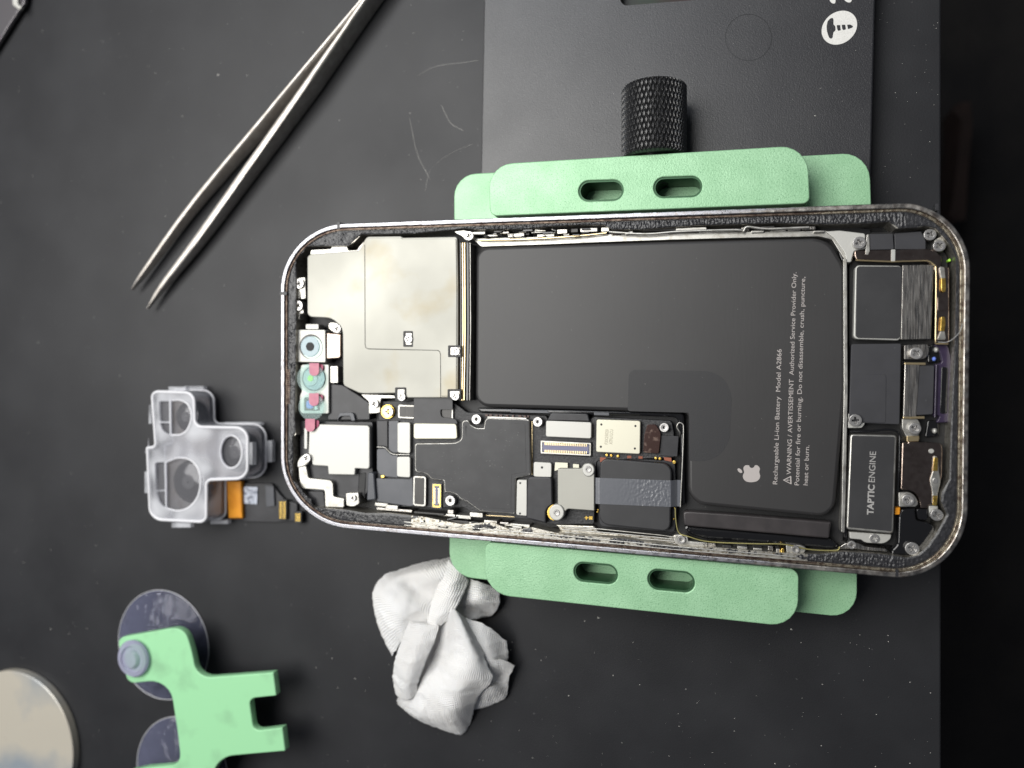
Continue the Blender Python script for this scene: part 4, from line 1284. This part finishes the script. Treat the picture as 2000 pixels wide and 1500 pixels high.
# ------------------------------------------------------------------ tweezers
def blade(pts, z_of, name, parent, mat='tweezer_steel'):
    """pts: (px, py, half width px); a standing tapered blade with a rounded top edge"""
    cs = spline([(p[0], p[1], p[2]) for p in pts], 8)
    vs, fs = [], []
    k = len(cs)
    ring = [(-1, 0.0), (-1, 0.86), (-0.8, 0.96), (-0.4, 1.0), (0.4, 1.0), (0.8, 0.96), (1, 0.86), (1, 0.0)]
    for i, c_ in enumerate(cs):
        zb, zt_ = z_of(i / (k - 1))
        p0 = P(c_[0], c_[1], zt_)
        a = P(*cs[max(0, i - 1)][:2], zt_)
        b = P(*cs[min(k - 1, i + 1)][:2], zt_)
        t = (b - a)
        t.z = 0
        n = Vector((-t.y, t.x, 0)).normalized()
        w = c_[2] / 7.6
        for s, h in ring:
            vs.append(tuple(Vector((p0.x, p0.y, zb + (zt_ - zb) * h)) + n * (w * s)))
    m_ = len(ring)
    for i in range(k - 1):
        for j in range(m_):
            j2 = (j + 1) % m_
            fs.append((i * m_ + j, i * m_ + j2, (i + 1) * m_ + j2, (i + 1) * m_ + j))
    fs.append(tuple(range(m_)))
    fs.append(tuple((k - 1) * m_ + i for i in reversed(range(m_))))
    return finish(name, mesh_from(vs, fs), mat, parent, smooth=40)


tw = thing('tweezers', 'pair of long pointed steel tweezers lying on the mat, tips spread', 'tweezers', P(500, 300, 0.02))
g = lambda x, y, w: (220 + x / 2.4196, y / 2.4196, w)
zf = lambda t: (1.6 - 1.1 * min(1, t * 2.2), 2.6 + 3.6 * min(1, t * 1.6))
blade([g(86, 1368, 0.5), g(150, 1268, 3.8), g(370, 960, 5.0), g(700, 562, 4.6), g(960, 252, 4.2), g(1180, -10, 3.8), g(1330, -190, 4.2)], zf, 'arm', tw)
blade([g(160, 1458, 0.6), g(232, 1342, 5.5), g(400, 1118, 7.8), g(640, 778, 8.4), g(850, 480, 7.6), g(1020, 236, 6.0), g(1190, -6, 4.4), g(1320, -190, 4.4)], zf, 'arm', tw)

# ------------------------------------------------------------------ tool at the corner
pk = thing('metal_pick', 'flat grey metal pick with a bright hooked end in the mat corner, beyond the tweezers', 'pick', P(10, 30, 0.02))
part('blade', pk, [(-140, 60), (-20, -60), (28, -60), (50, -12, 4), (47, 6, 3), (36, 20, 3), (-140, 300)], 2.2, 1.0, 'blade_dark', r=2, bev=0.2)
part('hooked_end', pk, [(24, -30, 2), (34, -30), (34, 8, 3), (42, 12, 2), (37, 19, 2), (24, 9, 3)], 3.2, 2.21, 'bright_cover', bev=0.2)

# ------------------------------------------------------------------ cream disc
fd = P(28, 1456, 2.6)
rdisc = (P(28 + 113, 1456, 2.6) - fd).length
finish('metal_disc', lathe_mesh((fd.x, fd.y), [(rdisc - 0.3, 0.02), (rdisc, 0.3), (rdisc, 2.4), (rdisc - 0.25, 2.6), (0.01, 2.62)], 96), 'disc_cream', None, origin=Vector((fd.x, fd.y, 0)),
       props={'label': 'round cream coloured metal disc with grey stains lying flat on the mat', 'category': 'disc'})

# ------------------------------------------------------------------ suction tool
sx = thing('suction_puller', 'mint green forked bracket with two clear suction cups', 'suction tool', P(380, 1380, 0.02))
f = lambda x, y, r=0: (200 + x / 4.054, 1130 + y / 4.054, r)
GR = [f(115, 470, 14), f(640, 378, 34), f(705, 560, 30), f(745, 790, 38), f(1352, 744, 2), f(1375, 928, 2), f(1160, 950, 12), f(1195, 1208, 14), f(1424, 1180, 2), f(1447, 1366, 2), f(930, 1412, 30),
      f(850, 1600, 30), f(800, 1900, 30), f(200, 1960, 20), f(190, 1530, 8), f(340, 1498, 4), f(618, 1476, 20), f(605, 1290, 20), f(530, 800, 40), f(200, 832, 14)]
part('bracket', sx, GR, 10.4, 8.2, 'green_smooth', bev=0.3)


def cup(cx, cy):
    c0 = P(cx, cy, 1.5)
    R = (P(cx, cy + 107, 1.5) - c0).length
    prof_o = [(R, 0.25), (R * 0.97, 0.55), (R * 0.85, 1.3), (R * 0.65, 2.4), (R * 0.45, 3.3), (R * 0.30, 3.8), (R * 0.24, 4.6), (R * 0.23, 8.0)]
    me = lathe_mesh((c0.x, c0.y), prof_o + [(R * 0.22, 8.1)], 72, close_top=True)
    inner = lathe_mesh((c0.x, c0.y), [(R * 0.99, 0.05), (R * 0.84, 0.9), (R * 0.6, 1.7), (R * 0.3, 2.4)], 72)
    c_ = finish('suction_cup', join([me, inner]), 'cup_clear', sx, smooth=50)
    r = R * 0.315
    rg = [Vector((c0.x + R * math.cos(a), c0.y + R * math.sin(a), 0.35)) for a in [2 * math.pi * i / 72 for i in range(73)]]
    tube('cup_rim', c_, rg, 0.09, 'cap_edge')
    nb = lathe_mesh((c0.x, c0.y), [(r * 0.75, 8.1), (r * 0.75, 10.5), (r * 1.0, 10.7), (r * 1.03, 11.4), (r * 0.95, 11.9), (r * 0.72, 12.1), (r * 0.66, 11.7), (r * 0.55, 11.65), (r * 0.48, 12.3), (r * 0.40, 12.6), (0.01, 12.65)], 48)
    finish('cup_button', nb, 'nub_clear', c_, smooth=35)


cup(312, 1262)
cup(349, 1511)

# ------------------------------------------------------------------ removed rear camera with its clear cap
cm = thing('camera_module', 'removed triple camera under a clear plastic cap beside the phone corner', 'camera module', P(400, 900, 0.02))
f = lambda x, y, r=0: (230 + x / 4.545, 720 + y / 4.545, r)
CAPT = [f(292, 188, 16), f(690, 200, 20), f(698, 503, 12), f(1168, 510, 26), f(1165, 988, 24), f(800, 1000, 8), f(800, 1376, 16), f(280, 1350, 26), f(252, 690, 4), f(328, 684, 5)]
zc = 9.4
ct = resample(proj(rnd_poly(CAPT, n=8), zc), 0.5)
ct_in = offset(ct, 0.7)
walls = prism_mesh([ct, ct_in], zc - 0.02, 1.2, 0.25)
hf = lambda L: rnd_poly([f(*q) for q in L])
lens_holes = [ell(230 + 1010 / 4.545, 720 + 738 / 4.545, 21, 32, 40),
              hf([(365, 290, 4), (452, 290, 2), (456, 470, 1), (372, 470, 4)]), hf([(372, 484, 2), (456, 484, 1), (458, 585, 2), (400, 560, 10)]),
              hf([(472, 280, 3), (590, 275, 14), (660, 360, 16), (655, 480, 14), (590, 590, 14), (474, 590, 2)]),
              hf([(330, 835, 4), (410, 830, 2), (415, 1075, 1), (335, 1080, 2)]), hf([(338, 1092, 2), (416, 1090, 1), (420, 1235, 2), (372, 1200, 12)]),
              hf([(430, 830, 4), (560, 775, 20), (700, 830, 26), (750, 1000, 26), (700, 1190, 26), (560, 1275, 14), (434, 1240, 4)])]
topm = prism_mesh([offset(ct, 0.3)] + [proj(h, zc) for h in lens_holes], zc + 0.02, zc - 0.7, 0.2)
cap = finish('clear_cap', walls, 'cap_clear', cm)
finish('cap_top', topm, 'cap_frost', cap)
pane = prism_mesh([offset(ct, 0.8)], zc - 0.9, zc - 1.3, 0.0)
finish('cap_pane', pane, 'cap_thin', cap)
rim_ = offset(ct, 0.45)
tube('cap_edge', cap, [Vector((q.x, q.y, zc - 0.05)) for q in rim_] + [Vector((rim_[0].x, rim_[0].y, zc - 0.05))], 0.42, 'cap_edge', res=4)
rim_ = offset(ct, -0.1)
tube('cap_edge', cap, [Vector((q.x, q.y, 2.2)) for q in rim_] + [Vector((rim_[0].x, rim_[0].y, 2.2))], 0.25, 'cap_edge', res=3)
for hl in (lens_holes[0], lens_holes[3], lens_holes[6]):
    q_ = proj(hl, zc - 0.35)
    tube('lens_highlight', cap, q_ + [q_[0]], 0.28, 'cap_edge')  # milky beads put curved highlights round the openings
for (x0, y0, x1, y1, za) in ((448, 160, 600, 196, zc), (272, 322, 300, 490, zc), (1150, 655, 1198, 855, zc), (236, 915, 268, 1105, zc), (475, 1370, 645, 1412, zc), (1320, 640, 1370, 830, 2.4), (820, 1345, 975, 1380, 2.4),
                             (590, 155, 760, 185, 2.4), (940, 475, 1270, 500, 2.4)):
    part('snap_tab', cap, [f(x0, y0), f(x1, y0), f(x1, y1), f(x0, y1)], za, za - 1.6, 'cap_frost', r=1.5, bev=0.2)
# metal body below
body = finish('metal_body', prism_mesh([offset(ct, 1.1)], 3.0, 0.4, 0.3), 'barrel_light', cm)
for (zx, zy, rx) in ((640, 1000, 6.0), (620, 425, 4.3), (1050, 740, 5.4)):
    px_, py_ = 230 + zx / 4.545, 720 + zy / 4.545
    c0 = P(px_ + 6, py_, 5)
    ln = finish('lens_barrel', lathe_mesh((c0.x, c0.y), [(rx, 3.01), (rx, 5.6), (rx * 0.93, 6.0), (rx * 0.62, 6.05), (rx * 0.58, 5.7)], 48), 'barrel_dark', cm)
    finish('lens_glass', lathe_mesh((c0.x, c0.y), [(rx * 0.86, 6.02), (rx * 0.86, 6.4), (rx * 0.62, 6.75), (rx * 0.3, 6.95), (0.01, 7.0)], 48), 'lens_black', ln)
    finish('lens_ring', lathe_mesh((c0.x, c0.y), [(rx * 0.34, 6.96), (rx * 0.30, 7.05), (rx * 0.2, 7.02), (0.01, 6.98)], 32), 'barrel_grey', ln)
part('orange_flex', cm, [(441, 940), (471, 940), (473, 1013), (446, 1013)], 2.2, 0.6, 'orange_flex', r=1, bev=0.3)
part('flex_cable', cm, [(472, 944), (530, 944), (548, 968), (556, 976), (580, 984), (580, 1016), (536, 1020), (474, 1018), (478, 985)], 1.0, 0.3, 'flex_black', r=3, bev=0.1)
part('foil_label', cm, [(474, 950), (503, 951), (502, 985), (474, 984)], 1.3, 1.0, 'foil_label', r=2, bev=0.05)
part('foil_label', cm, [(518, 948), (534, 950), (536, 988), (520, 990)], 1.6, 1.0, 'flex_grey', r=2, bev=0.05)
for (x0, y0, x1, y1, zt_) in ((544, 976, 560, 1016, 2.0), (575, 999, 589, 1023, 2.0)):
    gc = part('board_connector', cm, [(x0, y0), (x1, y0), (x1, y1), (x0, y1)], zt_, 0.6, 'conn_dark', r=3, bev=0.2)
    ms = []
    for cx_ in (x0 + 4.5, x1 - 4.5):
        for k in range(int((y1 - y0 - 6) / 2.6)):
            yy = y0 + 4 + k * 2.6
            ms.append(prism_mesh([proj([(cx_ - 2.6, yy), (cx_ + 2.6, yy), (cx_ + 2.6, yy + 1.5), (cx_ - 2.6, yy + 1.5)], zt_)], zt_ + 0.12, zt_ - 0.2, 0.02))
    finish('contact_pins', join(ms), 'gold', gc)


# ------------------------------------------------------------------ crumpled white cloth
def cloth():
    f = lambda p: (700 + p[0] / 3.846, 1060 + p[1] / 3.846, p[2])
    patches = [
        [[(250, 850, 1), (150, 630, 1), (108, 390, 1.5), (180, 255, 1.5), (300, 205, 1.5), (480, 150, 1.5), (700, 110, 1)],
         [(285, 800, 7), (205, 590, 8.5), (170, 400, 8), (230, 300, 8), (340, 245, 8), (520, 200, 9), (720, 150, 8)],
         [(320, 740, 9.5), (300, 560, 11), (280, 420, 10), (320, 350, 10.5), (410, 310, 8.8), (560, 270, 10.5), (760, 220, 9)],
         [(390, 670, 9.5), (420, 580, 10), (400, 480, 11.5), (420, 420, 10.6), (490, 370, 9.0), (600, 320, 10), (800, 280, 8)],
         [(520, 690, 9), (570, 640, 9.5), (600, 550, 9.2), (610, 490, 9.2), (640, 440, 9.2), (700, 380, 9), (820, 310, 7)]],
        [[(675, 130, 8.6), (625, 260, 10.6), (575, 380, 10.2), (540, 490, 10.2), (515, 612, 10.6)],
         [(705, 165, 9.4), (660, 285, 11.4), (612, 400, 11.2), (570, 505, 11.2), (540, 617, 11.2)],
         [(760, 215, 9.5), (715, 335, 11.4), (670, 440, 11.6), (628, 530, 11.8), (570, 622, 11.6)],
         [(830, 290, 7.6), (785, 395, 9.6), (745, 480, 10.4), (698, 562, 10.8), (610, 626, 11)]],
        [[(385, 592, 11.6), (430, 603, 12.0), (500, 612, 12.2), (605, 622, 11.8)],
         [(312, 760, 10), (370, 765, 11.6), (460, 765, 12.2), (572, 735, 11.4)],
         [(272, 900, 7), (330, 910, 10.2), (410, 910, 11.4), (505, 890, 10)],
         [(260, 1020, 4), (310, 1045, 8), (380, 1050, 9.5), (450, 1030, 8.2)],
         [(278, 1140, 2), (320, 1172, 5), (375, 1180, 6.2), (430, 1150, 6)]],
        [[(590, 620, 9.5), (650, 560, 10.6), (715, 500, 11.6), (750, 520, 11.6), (800, 570, 9)],
         [(520, 770, 8.6), (600, 740, 8.4), (700, 690, 10.6), (800, 680, 12.0), (892, 740, 9.4)],
         [(450, 900, 7.5), (540, 870, 6.8), (680, 840, 9), (840, 850, 12.2), (968, 920, 9)],
         [(400, 1040, 6.8), (480, 1000, 6.0), (620, 980, 8.6), (800, 1000, 11.6), (1008, 1030, 8)],
         [(300, 1160, 4), (420, 1140, 5.8), (560, 1130, 9.2), (740, 1130, 11.2), (915, 1140, 7)],
         [(290, 1200, 1.8), (410, 1280, 4.4), (560, 1310, 7.2), (720, 1310, 8), (870, 1235, 4.4)],
         [(325, 1240, .5), (440, 1328, .5), (610, 1398, .7), (770, 1440, .7), (838, 1370, .7)]],
        [[(780, 560, 8.5), (950, 625, 7.6), (1112, 745, 4)], [(860, 700, 9), (980, 755, 8), (1120, 850, 4)],
         [(930, 860, 8.2), (1010, 880, 7.4), (1116, 910, 3.5)], [(990, 1010, 7), (1030, 960, 5.5), (1100, 930, 3.5)]],
        [[(740, 240, 5), (900, 290, 6), (1055, 360, 3)], [(730, 400, 6.4), (900, 430, 7.4), (1060, 455, 3.4)],
         [(730, 490, 6), (880, 500, 4.4), (1015, 540, 2)], [(780, 590, 6), (880, 572, 4.4), (960, 560, 1.5)]],
        [[(980, 890, 8), (1080, 885, 6.8), (1172, 930, 4)], [(975, 1010, 7.2), (1060, 1030, 4), (1134, 1010, 3.5)],
         [(880, 1130, 6.5), (1000, 1100, 6.2), (1114, 1150, 1.5)], [(840, 1258, 1.2), (960, 1234, 1), (1090, 1178, 1)]],
    ]
    vs, fs, uvs = [], [], []
    for pi, pt in enumerate(patches):
        rows = [spline([f(p) for p in r], 14) for r in pt]
        nu = len(rows[0])
        colsP = [spline([r[i] for r in rows], 14) for i in range(nu)]
        nv = len(colsP[0])
        base = len(vs)
        top, bot = [], []
        for i in range(nu):
            for j in range(nv):
                x, y, z = colsP[i][j]
                z = max(0.35, z)
                q = P(x, y, z)
                wn = 0.6 * pnoise(Vector((q.x * 0.16 + q.y * 0.08, q.y * 0.10, pi))) + 0.28 * (0.5 - abs(pnoise(Vector((q.x * 0.22 - q.y * 0.12, q.y * 0.2 + q.x * 0.1, pi + 9)))) * 2) + 0.08 * pnoise(Vector((q.x * 0.6, q.y * 0.5, pi + 9)))
                q = q + Vector((0.25 * pnoise(Vector((q.y * .9, pi, 0))), 0.25 * pnoise(Vector((q.x * .9, pi, 5))), max(-0.3, wn * min(1, z / 3))))
                top.append(q)
        vs += [tuple(q) for q in top]
        off2 = len(vs)
        vs += [tuple(q + Vector((0, 0, -0.32))) for q in top]
        lu = sum((top[(i + 1) * nv + nv // 2] - top[i * nv + nv // 2]).length for i in range(nu - 1)) / (nu - 1)
        lv = sum((top[(nu // 2) * nv + j + 1] - top[(nu // 2) * nv + j]).length for j in range(nv - 1)) / (nv - 1)
        uvs += [(i * lu, j * lv) for i in range(nu) for j in range(nv)] * 2
        for i in range(nu - 1):
            for j in range(nv - 1):
                a = base + i * nv + j
                b = a + nv
                fs.append((a, b, b + 1, a + 1))
                a2, b2 = a - base + off2, b - base + off2
                fs.append((a2, a2 + 1, b2 + 1, b2))
        per = [i * nv for i in range(nu)] + [(nu - 1) * nv + j for j in range(1, nv)] + [i * nv + nv - 1 for i in range(nu - 2, -1, -1)] + [j for j in range(nv - 2, 0, -1)]
        for k in range(len(per)):
            a, b = per[k], per[(k + 1) % len(per)]
            fs.append((base + a, off2 + a, off2 + b, base + b))
    me = bpy.data.meshes.new('cloth')
    me.from_pydata([tuple(Vector(v) * S) for v in vs], [], fs)
    uvl = me.uv_layers.new(name='UVMap')
    for lp in me.loops:
        uvl.data[lp.index].uv = uvs[lp.vertex_index]
    me.update()
    finish('cleaning_cloth', me, 'cloth_white', None, origin=P(860, 1260, 0), smooth=70,
           props={'label': 'crumpled white woven cloth tucked beside the lower green clamp', 'category': 'cloth'})


cloth()


# ------------------------------------------------------------------ dust and scratches on mat, plate and phone
def dust():
    vs, fs = [], []

    def flake(p, s):
        k = rnd.randint(4, 6)
        b = len(vs)
        a0 = rnd.uniform(0, 6)
        el = rnd.uniform(0.4, 1)
        for i in range(k):
            a = a0 + 2 * math.pi * i / k
            r = s * rnd.uniform(0.6, 1.1)
            vs.append((p.x + r * math.cos(a), p.y + r * el * math.sin(a), p.z + 0.01))
        vs.append((p.x, p.y, p.z + s * 0.7))
        for i in range(k):
            fs.append((b + i, b + (i + 1) % k, b + k))
    for _ in range(330):
        x, y = rnd.uniform(0, 930), rnd.uniform(0, 1500)
        if 225 < x < 600 and 740 < y < 1500:
            continue
        flake(P(x, y, 0.0), rnd.choice((0.06, 0.08, 0.1, 0.16)))
    for _ in range(110):
        flake(P(rnd.uniform(930, 1835), rnd.uniform(1240, 1500), 0), rnd.choice((0.05, 0.08, 0.14)))
    for _ in range(40):
        flake(P(rnd.uniform(1710, 1835), rnd.uniform(0, 380), 0), rnd.choice((0.05, 0.09)))
    for (x, y, s) in ((1448, 1210, .4), (1546, 1229, .35), (1592, 225, .0), (426, 146, .45), (1142, 1213, .3), (1169, 1207, .4)):
        if s:
            flake(P(x, y, 0), s)
    for _ in range(26):
        flake(P(rnd.uniform(960, 1690), rnd.uniform(10, 280), ZB + .01), rnd.choice((0.04, 0.07)))
    flake(P(1592, 226, ZB + .01), 0.3)
    for _ in range(100):
        cx, cy = rnd.choice(((870, 880), (1000, 850), (880, 930), (920, 960), (980, 985), (960, 900)))
        flake(P(cx + rnd.gauss(0, 16), cy + rnd.gauss(0, 12), 18.43), rnd.choice((0.03, 0.045, 0.06)))
    for _ in range(26):
        flake(P(rnd.uniform(960, 1620), rnd.uniform(500, 780), 18.12), rnd.choice((0.03, 0.05)))
    for _ in range(16):
        flake(P(rnd.uniform(1360, 1620), rnd.uniform(780, 1040), 18.12), rnd.choice((0.03, 0.05)))
    for pts in ([(815, 148), (850, 130), (905, 122), (935, 118)], [(862, 205), (880, 240), (905, 255)], [(830, 375), (842, 330), (880, 300), (925, 280)], [(800, 230), (815, 300), (840, 350)],):
        cs = spline([(a, b, 0) for a, b in pts], 8)
        zz = ZB + 0.01 if pts[0][0] == 1300 else 0.0
        b0 = len(vs)
        for k, c_ in enumerate(cs):
            q = P(c_[0], c_[1], zz)
            w = 0.014 * (1 if 0 < k < len(cs) - 1 else 0.2)
            vs.append((q.x - w, q.y - w, zz + 0.015))
            vs.append((q.x + w, q.y + w, zz + 0.015))
        for k in range(len(cs) - 1):
            fs.append((b0 + 2 * k, b0 + 2 * k + 1, b0 + 2 * k + 3, b0 + 2 * k + 2))
    finish('dust', mesh_from(vs, fs), 'dust_white', None, smooth=0, props={'kind': 'stuff', 'label': 'scattered pale dust specks', 'category': 'dust'})


dust()
